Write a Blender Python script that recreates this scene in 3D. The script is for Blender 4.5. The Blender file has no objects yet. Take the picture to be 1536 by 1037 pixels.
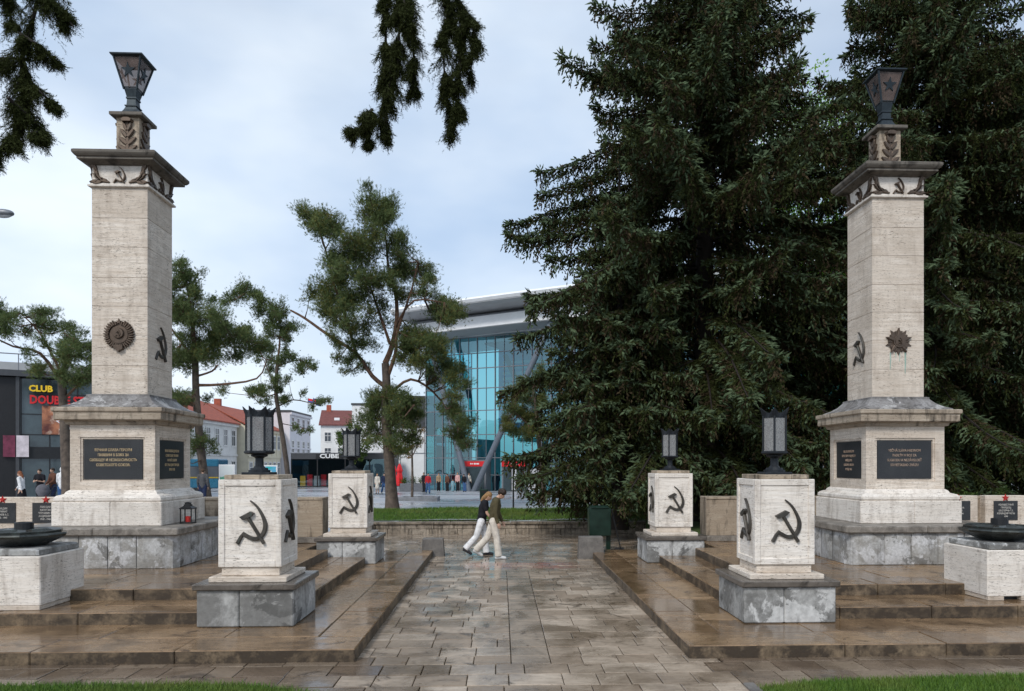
import bpy, bmesh, math, random
import numpy as np
from mathutils import Vector, Matrix
R = math.radians
random.seed(7)
rng = np.random.default_rng(11)
scene = bpy.context.scene
col = scene.collection

# ------------------------------------------------------------------ camera, sky, sun, exposure
TH, F_PX, CX, CY, H = .04, 1100.0, 796.0, 696.0, 2.4
cam_data = bpy.data.cameras.new('camera')
cam = bpy.data.objects.new('camera', cam_data); col.objects.link(cam)
cam.location = (0, 0, H)
cam.rotation_euler = (R(90), 0, -TH)
cam_data.sensor_width = 36.0
cam_data.lens = F_PX / 1536 * 36.0
cam_data.shift_x = (768 - CX) / 1536
cam_data.shift_y = (CY - 518.5) / 1536
cam_data.clip_start = 0.1; cam_data.clip_end = 3000
scene.camera = cam

SUN_EL, SUN_AZ = 42, 205            # degrees; azimuth clockwise from +Y (behind the camera, a little left)
world = bpy.data.worlds.new('World'); scene.world = world; world.use_nodes = True
wn = world.node_tree; wn.nodes.clear()
def wnode(t): return wn.nodes.new(t)
wo = wnode('ShaderNodeOutputWorld'); bg = wnode('ShaderNodeBackground')
sky = wnode('ShaderNodeTexSky'); sky.sky_type = 'NISHITA'; sky.sun_disc = False
sky.sun_elevation = R(SUN_EL); sky.sun_rotation = R(SUN_AZ)
sky.air_density = 1.0; sky.dust_density = 1.5; sky.ozone_density = 1.5
tc = wnode('ShaderNodeTexCoord')
mp = wnode('ShaderNodeMapping'); mp.inputs['Scale'].default_value = (1.0, 1.0, 2.2); mp.inputs['Location'].default_value = (.35, .1, .2)
n1 = wnode('ShaderNodeTexNoise'); n1.inputs['Scale'].default_value = 1.7; n1.inputs['Detail'].default_value = 5; n1.inputs['Roughness'].default_value = .48
r1 = wnode('ShaderNodeMapRange'); r1.inputs['From Min'].default_value = .33; r1.inputs['From Max'].default_value = .66
r1.inputs['To Min'].default_value = .55; r1.inputs['To Max'].default_value = 1.0
n2 = wnode('ShaderNodeTexNoise'); n2.inputs['Scale'].default_value = 3.3; n2.inputs['Detail'].default_value = 4; n2.inputs['Roughness'].default_value = .5
r2 = wnode('ShaderNodeMapRange'); r2.inputs['From Min'].default_value = .3; r2.inputs['From Max'].default_value = .75
r2.inputs['To Min'].default_value = 0.0; r2.inputs['To Max'].default_value = 1.0
cm = wnode('ShaderNodeMix'); cm.data_type = 'RGBA'
cm.inputs['A'].default_value = (4.7, 5.9, 7.6, 1); cm.inputs['B'].default_value = (7.3, 8.0, 8.7, 1)
mx = wnode('ShaderNodeMix'); mx.data_type = 'RGBA'
L = wn.links.new
L(tc.outputs['Generated'], mp.inputs['Vector']); L(mp.outputs['Vector'], n1.inputs['Vector']); L(mp.outputs['Vector'], n2.inputs['Vector'])
L(n1.outputs['Fac'], r1.inputs['Value']); L(n2.outputs['Fac'], r2.inputs['Value'])
L(r2.outputs['Result'], cm.inputs['Factor'])
L(r1.outputs['Result'], mx.inputs['Factor']); L(sky.outputs['Color'], mx.inputs['A']); L(cm.outputs['Result'], mx.inputs['B'])
L(mx.outputs['Result'], bg.inputs['Color']); bg.inputs['Strength'].default_value = .1
L(bg.outputs['Background'], wo.inputs['Surface'])
sd = bpy.data.lights.new('sun', 'SUN'); sd.energy = 1.5; sd.angle = R(14); sd.color = (1, .95, .88)
so = bpy.data.objects.new('sun', sd); col.objects.link(so)
so.rotation_euler = (R(90 - SUN_EL), 0, R(180 - SUN_AZ) + math.pi)
sv = Vector((math.sin(R(SUN_AZ)) * math.cos(R(SUN_EL)), math.cos(R(SUN_AZ)) * math.cos(R(SUN_EL)), math.sin(R(SUN_EL))))
so.rotation_euler = sv.to_track_quat('Z', 'Y').to_euler()
scene.view_settings.view_transform = 'Standard'; scene.view_settings.look = 'None'
scene.view_settings.exposure = 0.42; scene.view_settings.gamma = 1.0

# ------------------------------------------------------------------ measuring helpers (photograph pixel -> metres in the place)
def at(x, y, Y):
    u = (x - CX) / F_PX; d = Y / (math.cos(TH) - u * math.sin(TH))
    return Vector((d * (u * math.cos(TH) + math.sin(TH)), Y, H - (y - CY) * d / F_PX))
def gnd(x, y, z=0.0):
    d = (H - z) * F_PX / (y - CY); u = (x - CX) / F_PX
    return Vector((d * (u * math.cos(TH) + math.sin(TH)), d * (math.cos(TH) - u * math.sin(TH)), z))

# ------------------------------------------------------------------ mesh helpers
class MB:
    def __init__(s): s.v = []; s.f = []; s.m = []; s.r = []
    def add(s, vs, fs, m=0, r=None):
        o = len(s.v); s.v += [tuple(v) for v in vs]
        if r is None: r = random.random()
        for f in fs: s.f.append([i + o for i in f]); s.m.append(m); s.r.append(r)
    def box(s, x0, x1, y0, y1, z0, z1, m=0, c=0.0, r=None, ms=None):
        if c <= 0:
            vs = [(x0,y0,z0),(x1,y0,z0),(x1,y1,z0),(x0,y1,z0),(x0,y0,z1),(x1,y0,z1),(x1,y1,z1),(x0,y1,z1)]
            s.add(vs, [(0,3,2,1),(4,5,6,7),(0,1,5,4),(1,2,6,5),(2,3,7,6),(3,0,4,7)], m, r); return
        rings = []
        for z, k in ((z0, c), (z0 + c, 0), (z1 - c, 0), (z1, c)):
            a, b, e, g = x0 + k, x1 - k, y0 + k, y1 - k
            q = c * (1 if k == 0 else .5)
            rings.append([(a+q,e,z),(b-q,e,z),(b,e+q,z),(b,g-q,z),(b-q,g,z),(a+q,g,z),(a,g-q,z),(a,e+q,z)])
        k0 = len(s.f); s.loft(rings, m, r)
        if ms is not None:
            for i in range(k0 + 8, k0 + 16): s.m[i] = ms
    def loft(s, rings, m=0, r=None, cap=True, closed=True):
        n = len(rings[0]); vs = [p for rg in rings for p in rg]; fs = []
        for i in range(len(rings) - 1):
            for j in range(n if closed else n - 1):
                k = (j + 1) % n
                fs.append((i*n+j, i*n+k, (i+1)*n+k, (i+1)*n+j))
        if cap:
            fs.append(tuple(range(n))[::-1]); fs.append(tuple((len(rings)-1)*n + j for j in range(n)))
        s.add(vs, fs, m, r)
    def sq(s, prof, cx=0, cy=0, m=0, r=None, ch=0.0):      # square lathe: list of (half width, z)
        rings = []
        for h, z in prof:
            if ch > 0:
                c = min(ch, h * .9)
                rings.append([(cx-h+c,cy-h,z),(cx+h-c,cy-h,z),(cx+h,cy-h+c,z),(cx+h,cy+h-c,z),(cx+h-c,cy+h,z),(cx-h+c,cy+h,z),(cx-h,cy+h-c,z),(cx-h,cy-h+c,z)])
            else:
                rings.append([(cx-h,cy-h,z),(cx+h,cy-h,z),(cx+h,cy+h,z),(cx-h,cy+h,z)])
        s.loft(rings, m, r)
    def lathe(s, prof, n=24, cx=0, cy=0, m=0, r=None, rot=0.0):
        s.loft([[(cx + h*math.cos(rot+2*math.pi*j/n), cy + h*math.sin(rot+2*math.pi*j/n), z) for j in range(n)] for h, z in prof], m, r)
    def tube(s, pts, rad, n=8, m=0, r=None):
        pts = [Vector(p) for p in pts]
        if not hasattr(rad, '__len__'): rad = [rad] * len(pts)
        rings = []
        prev = None
        for i, p in enumerate(pts):
            t = (pts[min(i+1, len(pts)-1)] - pts[max(i-1, 0)])
            t = t.normalized() if t.length > 1e-9 else Vector((0, 0, 1))
            if prev is None:
                a = Vector((1, 0, 0)) if abs(t.x) < .8 else Vector((0, 1, 0))
                u = t.cross(a).normalized()
            else:
                u = (prev - t * prev.dot(t)).normalized()
            prev = u; w = t.cross(u)
            rings.append([p + (u*math.cos(2*math.pi*j/n) + w*math.sin(2*math.pi*j/n)) * rad[i] for j in range(n)])
        s.loft(rings, m, r)
    def ball(s, c, rx, ry=None, rz=None, nu=12, nv=8, m=0, r=None):
        ry = ry or rx; rz = rz or rx; c = Vector(c)
        rings = []
        for i in range(nv + 1):
            a = -math.pi/2 + math.pi * (i + .02) / (nv + .04)
            rings.append([(c.x + rx*math.cos(a)*math.cos(2*math.pi*j/nu), c.y + ry*math.cos(a)*math.sin(2*math.pi*j/nu), c.z + rz*math.sin(a)) for j in range(nu)])
        s.loft(rings, m, r)
    # 2-D shapes laid on an upright face
    def poly(s, pts, fr, w0, w1, m=0, r=None, taper=1.0):
        n = len(pts); cu = sum(p[0] for p in pts)/n; cv = sum(p[1] for p in pts)/n
        a = sum(pts[i][0]*pts[(i+1)%n][1] - pts[(i+1)%n][0]*pts[i][1] for i in range(n))
        if a < 0: pts = pts[::-1]
        back = [fr(u, v, w0) for u, v in pts]
        front = [fr(cu + (u-cu)*taper, cv + (v-cv)*taper, w1) for u, v in pts]
        s.loft([back, front], m, r)
    def stroke(s, pts, wid, fr, w0, w1, m=0, r=None, sm=True):
        pts = [Vector(p) for p in pts]; rings = []
        if not hasattr(wid, '__len__'): wid = [wid] * len(pts)
        for i, p in enumerate(pts):
            t = (pts[min(i+1, len(pts)-1)] - pts[max(i-1, 0)]).normalized()
            nrm = Vector((-t.y, t.x)); h = wid[i] / 2
            a = p + nrm*h; b = p - nrm*h
            a2 = p + nrm*h*.55; b2 = p - nrm*h*.55
            wm = w0 + (w1 - w0) * .65
            rings.append([fr(a.x,a.y,w0), fr(a.x,a.y,wm), fr(a2.x,a2.y,w1), fr(b2.x,b2.y,w1), fr(b.x,b.y,wm), fr(b.x,b.y,w0)])
        s.loft(rings, m, r)
    def build(s, name, mats, parent=None, smooth=False, loc=None):
        me = bpy.data.meshes.new(name)
        me.from_pydata(s.v, [], s.f)
        if not isinstance(mats, (list, tuple)): mats = [mats]
        for k in mats: me.materials.append(k)
        me.polygons.foreach_set('material_index', s.m)
        a = me.attributes.new('rnd', 'FLOAT', 'FACE'); a.data.foreach_set('value', s.r)
        bm = bmesh.new(); bm.from_mesh(me); bmesh.ops.recalc_face_normals(bm, faces=bm.faces); bm.to_mesh(me); bm.free()
        if smooth:
            me.polygons.foreach_set('use_smooth', [True] * len(me.polygons))
            try: me.set_sharp_from_angle(angle=R(40))
            except Exception: pass
        return link(name, me, parent, loc)
def link(name, me, parent=None, loc=None):
    o = bpy.data.objects.new(name, me); col.objects.link(o)
    if parent is not None: o.parent = parent
    if loc is not None: o.location = loc
    return o
def frame(face, o=(0, 0, 0)):
    ox, oy, oz = o
    if face == 'F': return lambda u, v, w: (ox + u, oy - w, oz + v)
    if face == 'R': return lambda u, v, w: (ox + w, oy + u, oz + v)
    if face == 'L': return lambda u, v, w: (ox - w, oy - u, oz + v)
    return lambda u, v, w: (ox - u, oy + w, oz + v)
FROT = {'F': (R(90), 0, 0), 'R': (R(90), 0, R(90)), 'L': (R(90), 0, R(-90)), 'B': (R(90), 0, R(180))}
def thing(name, label, cat, loc=(0, 0, 0), rz=0.0, group=None):
    o = bpy.data.objects.new(name, None); col.objects.link(o); o.empty_display_size = .3
    o.location = loc; o.rotation_euler = (0, 0, rz); o['label'] = label; o['category'] = cat
    if group: o['group'] = group
    return o
def tag(o, label, cat, group=None):
    o['label'] = label; o['category'] = cat
    if group: o['group'] = group
    return o
def struct(o): o['kind'] = 'structure'; return o
def dup(root, loc, rz=0.0, label=None, group=None, scale=None):
    r = root.copy(); col.objects.link(r); r.location = loc; r.rotation_euler = (0, 0, rz)
    if label: r['label'] = label
    if group: r['group'] = group
    if scale: r.scale = scale
    for ch in list(root.children):
        c = ch.copy(); col.objects.link(c); c.parent = r
        for g in list(ch.children):
            d = g.copy(); col.objects.link(d); d.parent = c
    return r
def raw_mesh(name, tris, mats, midx=None, parent=None, rnd=None):
    n = len(tris)
    me = bpy.data.meshes.new(name)
    me.vertices.add(n * 3); me.vertices.foreach_set('co', tris.reshape(-1).astype(np.float32))
    me.loops.add(n * 3); me.loops.foreach_set('vertex_index', np.arange(n * 3, dtype=np.int32))
    me.polygons.add(n); me.polygons.foreach_set('loop_start', np.arange(0, n * 3, 3, dtype=np.int32))
    for k in mats: me.materials.append(k)
    if midx is not None: me.polygons.foreach_set('material_index', midx.astype(np.int32))
    if rnd is not None:
        a = me.attributes.new('rnd', 'FLOAT', 'FACE'); a.data.foreach_set('value', rnd.astype(np.float32))
    me.update(calc_edges=True)
    return link(name, me, parent)
def text(name, lines, size, mat, parent, loc, rot, spacing=1.0, extrude=.002, xs=1.0, bold=0.0):
    cu = bpy.data.curves.new(name, 'FONT'); cu.body = '\n'.join(lines); cu.size = size
    cu.align_x = 'CENTER'; cu.align_y = 'CENTER'; cu.space_line = spacing; cu.extrude = extrude; cu.resolution_u = 2
    if bold: cu.offset = bold
    t = bpy.data.objects.new(name + '_curve', cu); col.objects.link(t)
    dg = bpy.context.evaluated_depsgraph_get(); dg.update()
    me = bpy.data.meshes.new_from_object(t.evaluated_get(dg)); me.name = name
    bpy.data.objects.remove(t); bpy.data.curves.remove(cu)
    me.materials.clear(); me.materials.append(mat)
    o = link(name, me, parent); o.location = loc; o.rotation_euler = rot; o.scale = (xs, 1, 1)
    return o

# ------------------------------------------------------------------ materials
class NT:
    def __init__(s, name):
        s.m = bpy.data.materials.new(name); s.m.use_nodes = True
        s.t = s.m.node_tree; s.t.nodes.clear()
        s.out = s.t.nodes.new('ShaderNodeOutputMaterial'); s.p = s.t.nodes.new('ShaderNodeBsdfPrincipled')
        s.t.links.new(s.p.outputs[0], s.out.inputs['Surface'])
    def n(s, t, **kw):
        nd = s.t.nodes.new('ShaderNode' + t)
        for k, v in kw.items(): setattr(nd, k, v)
        return nd
    def put(s, sock, v):
        if hasattr(v, 'is_output'): s.t.links.new(v, sock)
        elif hasattr(v, '__len__') and len(v) == 3 and sock.type == 'RGBA': sock.default_value = (*v, 1)
        else: sock.default_value = v
    def coord(s, scale=(1, 1, 1), shuffle=True):
        t = s.n('TexCoord').outputs['Object']
        mpn = s.n('Mapping'); s.put(mpn.inputs['Vector'], t); mpn.inputs['Scale'].default_value = scale
        if shuffle:
            oi = s.n('ObjectInfo'); mm = s.n('Math', operation='MULTIPLY'); s.put(mm.inputs[0], oi.outputs['Random']); mm.inputs[1].default_value = 37.0
            va = s.n('VectorMath', operation='ADD'); s.put(va.inputs[0], mpn.outputs[0]); s.put(va.inputs[1], mm.outputs[0])
            return va.outputs[0]
        return mpn.outputs[0]
    def noise(s, vec, scale, detail=4, rough=.55, dist=0.0):
        nd = s.n('TexNoise'); s.put(nd.inputs['Vector'], vec); nd.inputs['Scale'].default_value = scale
        nd.inputs['Detail'].default_value = detail; nd.inputs['Roughness'].default_value = rough; nd.inputs['Distortion'].default_value = dist
        return nd.outputs['Fac']
    def rng(s, v, a, b, c=0.0, d=1.0, smooth=False):
        nd = s.n('MapRange'); s.put(nd.inputs['Value'], v)
        for k, q in zip(('From Min', 'From Max', 'To Min', 'To Max'), (a, b, c, d)): s.put(nd.inputs[k], q)
        return nd.outputs['Result']
    def mix(s, f, a, b, mode='MIX'):
        nd = s.n('Mix', data_type='RGBA', blend_type=mode); s.put(nd.inputs['Factor'], f); s.put(nd.inputs['A'], a); s.put(nd.inputs['B'], b)
        return nd.outputs['Result']
    def math(s, op, a, b=0.0):
        nd = s.n('Math', operation=op); s.put(nd.inputs[0], a); s.put(nd.inputs[1], b); return nd.outputs[0]
    def attr(s, name='rnd'):
        nd = s.n('Attribute', attribute_name=name); return nd.outputs['Fac']
    def bump(s, h, strength=.3, dist=.02):
        nd = s.n('Bump'); s.put(nd.inputs['Height'], h); nd.inputs['Strength'].default_value = strength; nd.inputs['Distance'].default_value = dist
        s.put(s.p.inputs['Normal'], nd.outputs[0])
    def set(s, **kw):
        nm = {'col': 'Base Color', 'rough': 'Roughness', 'metal': 'Metallic', 'spec': 'Specular IOR Level', 'trans': 'Transmission Weight', 'ior': 'IOR', 'alpha': 'Alpha', 'coat': 'Coat Weight', 'coatr': 'Coat Roughness'}
        for k, v in kw.items(): s.put(s.p.inputs[nm[k]], v)
        return s.m
def plain(name, c, rough=.6, metal=0.0, var=.25, scale=6.0, spec=.4, bump=0.0):
    t = NT(name); v = t.coord()
    n = t.noise(v, scale, 5, .6)
    dark = tuple(k * (1 - var) for k in c); lite = tuple(min(1, k * (1 + var)) for k in c)
    cc = t.mix(t.rng(n, .3, .7), dark, lite)
    if bump: t.bump(t.noise(v, scale * 6, 4), bump, .01)
    return t.set(col=cc, rough=t.rng(n, .2, .8, max(.02, rough - .1), min(1, rough + .1)), metal=metal, spec=spec)

def travertine(name, light, mid, grime=.5, pit=.5, stain=(.18, .13, .09)):
    t = NT(name); v = t.coord((1, 1, 1))
    band = t.noise(t.coord((.55, .55, 9)), 2.6, 6, .62, .6)
    fine = t.noise(t.coord((1.0, 1.0, 14)), 3.0, 6, .68, .7)
    c = t.mix(t.rng(band, .3, .72), mid, light)
    c = t.mix(t.rng(fine, .50, .68, 0, .6), c, tuple(k * .62 for k in mid))
    vein = t.noise(t.coord((.8, .8, 16)), 2.1, 7, .7, .9); c = t.mix(t.math('MULTIPLY', t.rng(vein, .57, .66), .55), c, (.26, .20, .145))
    rv = t.attr('rnd')
    c = t.mix(t.rng(rv, 0, 1, 0, .55), c, tuple(k * .80 for k in mid))
    big = t.noise(v, .9, 4, .6, 1.0); c = t.mix(t.rng(big, .45, .7, 0, .6), c, tuple(k * .74 for k in mid))
    pits = t.noise(t.coord((3.2, 3.2, 13)), 5.5, 4, .7, .2)
    patch = t.noise(v, 1.9, 3, .5)
    pm = t.math('MULTIPLY', t.rng(pits, .575, .64), t.rng(patch, .34, .6, .15, 1))
    c = t.mix(t.math('MULTIPLY', pm, pit), c, (.10, .075, .055))
    st = t.noise(t.coord((2.2, 2.2, .55)), 2.4, 6, .62, .5)
    c = t.mix(t.rng(st, .50, .70, 0, grime), c, stain)
    sp = t.noise(v, 28, 3, .6)
    c = t.mix(t.rng(sp, .62, .72, 0, .35), c, tuple(k * .45 for k in mid))
    hgt = t.math('SUBTRACT', t.math('MULTIPLY', fine, .5), t.math('MULTIPLY', pm, 1.0))
    t.bump(hgt, .35, .012)
    return t.set(col=c, rough=t.rng(fine, .3, .7, .62, .85), spec=.3)
TRAV = travertine('travertine_pillar', (.87, .80, .715), (.61, .515, .42), .34, 1.0, (.26, .20, .15))
TRAVB = travertine('travertine_blackened', (.26, .235, .20), (.13, .115, .098), 1.0, .8, (.035, .03, .026))
TRAVW = travertine('travertine_bleached', (.91, .865, .81), (.76, .69, .61), .42, .75)
TRAVD = travertine('travertine_weathered', (.58, .50, .40), (.38, .30, .22), 1.0, 1.0, (.075, .058, .042))
TRAVC = travertine('travertine_cornice', (.62, .54, .44), (.36, .29, .22), 1.0, 1.0, (.05, .04, .03))
def patchy(name, a, b, d, sc=2.2):
    t = NT(name); v = t.coord()
    n1 = t.noise(v, sc, 8, .72, .3); n2 = t.noise(v, sc * 9, 5, .65); n3 = t.noise(v, sc*.7, 8, .68, .3)
    c = t.mix(t.rng(n1, .42, .56), a, b)
    c = t.mix(t.rng(n3, .53, .55, 0, .9), c, d)
    n4 = t.noise(v, sc*.9, 8, .66, .4); c = t.mix(t.rng(n4, .58, .60, 0, .75), c, tuple(k * .42 for k in b))
    c = t.mix(t.rng(n2, .35, .75, .0, .5), c, tuple(k * .45 for k in b))
    stz = t.noise(t.coord((3, 3, .5)), 2.0, 4, .6)
    c = t.mix(t.rng(stz, .56, .72, 0, .6), c, (.07, .065, .058))
    t.bump(t.math('ADD', n1, t.math('MULTIPLY', n2, .5)), .5, .03)
    return t.set(col=c, rough=t.rng(n2, .3, .7, .45, .8), spec=.35)
ROUGHBASE = patchy('hewn_stone', (.54, .54, .54), (.33, .32, .30), (.62, .62, .63), 2.6)
GREYBASE = patchy('plastered_plinth', (.44, .44, .43), (.20, .198, .19), (.62, .62, .61), 1.5)
def wetslab(name, a, b, dark, r0, r1, sc=1.0, mul=1.0, red=False):
    t = NT(name); v = t.coord((1, 1, 1), False)
    rv = t.attr('rnd')
    g = t.noise(t.coord((.7, 4.5, 4.5), False), 3.0 * sc, 6, .6, .8)
    g2 = t.noise(v, 1.1, 5, .6, .6); g3 = t.noise(v, 14, 4, .65)
    c = t.mix(t.rng(rv, 0, 1), a, b)
    c = t.mix(t.rng(g, .35, .72, 0, .55), c, dark)
    c = t.mix(t.rng(g3, .5, .75, 0, .4), c, tuple(k * .5 for k in dark))
    wet = t.rng(g2, .40, .60)
    c = t.mix(t.math('MULTIPLY', wet, mul), c, tuple(k * .42 for k in dark), 'MIX')
    blot = t.noise(v, 2.1, 5, .65, 1.2)
    c = t.mix(t.rng(blot, .57, .67, 0, .8), c, tuple(k * .35 for k in dark))
    if red:
        sy0 = t.n('SeparateXYZ'); t.put(sy0.inputs[0], v); farw = t.rng(sy0.outputs['Y'], 13.5, 19.5)
        wet = t.math('MINIMUM', t.math('ADD', wet, t.math('MULTIPLY', farw, t.rng(blot, .35, .55))), 1.0)
        sx = t.n('SeparateXYZ'); t.put(sx.inputs[0], v)
        my = t.math('MULTIPLY', t.rng(sx.outputs['Y'], 16.6, 17.0), t.rng(sx.outputs['Y'], 18.0, 17.6))
        mxx = t.math('MULTIPLY', t.rng(sx.outputs['X'], -1.0, -.5), t.rng(sx.outputs['X'], 1.9, 1.4))
        c = t.mix(t.math('MULTIPLY', t.math('MULTIPLY', my, mxx), t.rng(blot, .35, .6, 0, .6)), c, (.33, .09, .08))
    t.bump(t.math('ADD', t.math('MULTIPLY', g, .6), t.math('MULTIPLY', g3, .5)), .22, .008)
    ro = t.math('ADD', t.rng(wet, 0, 1, r1, r0), t.rng(g3, .3, .7, -.03, .08))
    ro = t.math('ADD', ro, t.rng(rv, 0, 1, -.03, .08))
    return t.set(col=c, rough=ro, spec=.42)
PLAT = wetslab('wet_brown_stone', (.255, .163, .090), (.37, .25, .145), (.11, .064, .033), .06, .26, 1.0, .55)
PAVE = wetslab('wet_paving', (.57, .475, .375), (.28, .215, .155), (.21, .15, .10), .08, .40, 1.6, .48, red=True)
PAVEDARK = wetslab('dark_paving_strip', (.31, .25, .19), (.38, .305, .23), (.19, .145, .105), .12, .40, 1.6, .5)
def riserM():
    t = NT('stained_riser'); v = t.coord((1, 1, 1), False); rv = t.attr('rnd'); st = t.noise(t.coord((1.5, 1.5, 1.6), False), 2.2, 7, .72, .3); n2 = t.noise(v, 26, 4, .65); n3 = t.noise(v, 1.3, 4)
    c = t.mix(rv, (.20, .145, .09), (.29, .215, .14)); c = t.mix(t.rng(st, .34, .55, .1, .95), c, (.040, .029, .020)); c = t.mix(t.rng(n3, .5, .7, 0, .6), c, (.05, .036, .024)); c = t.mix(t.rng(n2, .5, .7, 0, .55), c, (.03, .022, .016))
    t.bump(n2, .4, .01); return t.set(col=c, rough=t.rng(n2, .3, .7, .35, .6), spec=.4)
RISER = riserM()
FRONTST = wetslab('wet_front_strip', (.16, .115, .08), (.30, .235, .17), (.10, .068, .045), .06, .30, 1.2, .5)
JOINT = plain('joint_dirt', (.045, .038, .03), .7)
CAPSTONE = wetslab('wet_dark_cap', (.135, .115, .10), (.19, .165, .14), (.07, .058, .048), .10, .32, 1.2, .4)
def greycap():
    t = NT('weathered_slab'); v = t.coord(); n = t.noise(v, 5, 6, .65, .6); n2 = t.noise(v, 40, 3)
    c = t.mix(t.rng(n, .35, .65), (.12, .105, .09), (.30, .27, .235)); c = t.mix(t.rng(n2, .55, .7, 0, .5), c, (.05, .045, .04))
    t.bump(n2, .2, .01); return t.set(col=c, rough=.5, spec=.4)
SLABGREY = greycap()
LEADGREY = patchy('weathered_flashing', (.30, .29, .285), (.17, .16, .155), (.45, .44, .43), 2.8)
def bronze(name, a, b, gr, rough=.45):
    t = NT(name); v = t.coord(); n = t.noise(v, 7, 6, .65, .4); n2 = t.noise(t.coord((5, 5, .8)), 4, 4)
    c = t.mix(t.rng(n, .35, .65), a, b); c = t.mix(t.rng(n2, .6, .75, 0, .6), c, gr)
    return t.set(col=c, rough=t.rng(n, .3, .7, rough - .12, rough + .15), metal=.55, spec=.4)
BRONZE = bronze('patinated_bronze', (.055, .05, .045), (.10, .09, .078), (.09, .14, .125))
BRONZEB = bronze('brown_bronze', (.085, .062, .046), (.13, .095, .072), (.10, .10, .085))
IRON = bronze('lantern_iron', (.018, .021, .026), (.034, .039, .046), (.045, .06, .075), .5)
BOWLM = bronze('bowl_bronze', (.035, .038, .036), (.07, .078, .074), (.11, .16, .145), .32)
TORCH = bronze('torch_metal', (.022, .030, .037), (.04, .053, .062), (.06, .085, .095), .45)
def paneM():
    t = NT('mottled_glass'); v = t.coord((1, 1, 1)); n = t.noise(v, 55, 5, .7); n2 = t.noise(t.coord((4, 4, 1)), 3, 4)
    c = t.mix(t.rng(n, .36, .64), (.25, .26, .27), (.47, .475, .475)); c = t.mix(t.rng(n2, .5, .75, 0, .5), c, (.22, .2, .19))
    t.bump(n, .3, .005); return t.set(col=c, rough=.25, spec=.5)
PANE = paneM()
def seethru(m, k):
    t = m.node_tree; out = next(n for n in t.nodes if n.type == 'OUTPUT_MATERIAL'); p = next(n for n in t.nodes if n.type == 'BSDF_PRINCIPLED')
    tb = t.nodes.new('ShaderNodeBsdfTransparent'); tb.inputs[0].default_value = (.85, .83, .82, 1); ms = t.nodes.new('ShaderNodeMixShader'); ms.inputs[0].default_value = k
    t.links.new(p.outputs[0], ms.inputs[1]); t.links.new(tb.outputs[0], ms.inputs[2]); t.links.new(ms.outputs[0], out.inputs['Surface']); return m
TORCHPANE = seethru(plain('torch_pane', (.17, .125, .11), .3, var=.45, scale=5), .45)
PANE = seethru(PANE, .50)
def slate():
    t = NT('black_granite'); v = t.coord(); n = t.noise(v, 60, 4, .7); n2 = t.noise(v, 2.5, 4, .6)
    c = t.mix(t.rng(n, .4, .7), (.016, .018, .021), (.045, .048, .053)); c = t.mix(t.rng(n2, .4, .75, 0, .4), c, (.06, .062, .066))
    return t.set(col=c, rough=.38, spec=.4)
SLATE = slate()
GOLD = plain('gilded_letter', (.50, .38, .22), .45, var=.45, scale=14)
GOLDF = plain('faded_letter', (.34, .25, .19), .55, var=.5, scale=14)
WHITEL = plain('white_letter', (.62, .60, .56), .6, var=.3, scale=14)
REDM = plain('red_enamel', (.42, .025, .02), .35)
STAINT = plain('copper_stain', (.30, .42, .36), .8)
def wallstone():
    t = NT('retaining_stone'); v = t.coord((1, 1, 1)); rv = t.attr('rnd'); n = t.noise(v, 3, 6, .65, .6); n2 = t.noise(v, 22, 4)
    c = t.mix(rv, (.27, .22, .165), (.46, .39, .31)); c = t.mix(t.rng(n, .45, .65, 0, .8), c, (.085, .068, .05)); c = t.mix(t.rng(n2, .5, .7, 0, .5), c, (.06, .05, .04))
    stz = t.noise(t.coord((5, 5, .6)), 2.6, 4); c = t.mix(t.rng(stz, .52, .66, 0, .7), c, (.05, .042, .034))
    t.bump(n2, .5, .02); return t.set(col=c, rough=.6, spec=.35)
WALLSTONE = wallstone()
def concrete(name, a, b, rough=.6):
    t = NT(name); v = t.coord(); n = t.noise(v, 4, 6, .65); n2 = t.noise(v, 40, 3)
    c = t.mix(t.rng(n, .35, .65), a, b); c = t.mix(t.rng(n2, .5, .7, 0, .4), c, tuple(k*.5 for k in a)); t.bump(n2, .3, .01)
    return t.set(col=c, rough=rough)
CONC = concrete('kerb_concrete', (.10, .092, .085), (.19, .175, .16))
def grassM(name, a, b, c3):
    t = NT(name); rv = t.attr('rnd'); v = t.coord((1, 1, 1), False); n = t.noise(v, .9, 4)
    c = t.mix(rv, a, b); c = t.mix(t.rng(n, .45, .7, 0, .6), c, c3)
    t.set(col=c, rough=.55, spec=.25); return t.m
GRASS = grassM('grass_blade', (.035, .090, .014), (.12, .215, .028), (.19, .20, .055))
SOIL = plain('grass_soil', (.05, .085, .018), .9, var=.4, scale=5)
def leafM(name, a, b, trans=.25, rough=.55):
    t = NT(name); rv = t.attr('rnd'); v = t.coord((1, 1, 1)); n = t.noise(v, .55, 4, .6)
    c = t.mix(rv, a, b); c = t.mix(t.rng(n, .35, .7, 0, .45), c, tuple(k * .62 for k in a))
    t.set(col=c, rough=.75, spec=.06)
    if trans:
        tr = t.n('BsdfTranslucent'); t.put(tr.inputs['Color'], c); ms = t.n('MixShader'); ms.inputs[0].default_value = trans
        t.put(ms.inputs[1], t.p.outputs[0]); t.put(ms.inputs[2], tr.outputs[0]); t.t.links.new(ms.outputs[0], t.out.inputs['Surface'])
    return t.m
SPR_D = leafM('spruce_needle', (.034, .043, .014), (.064, .078, .027), .14)
SPR_T = leafM('spruce_tip', (.072, .108, .056), (.140, .190, .105), .18)
SPR_B = leafM('spruce_cone_brown', (.048, .036, .021), (.085, .064, .036), .05)
PINE_G = leafM('pine_needle', (.095, .140, .052), (.215, .265, .115), .42)
PINE_O = leafM('pine_needle_olive', (.15, .155, .045), (.26, .25, .085), .42)
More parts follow.
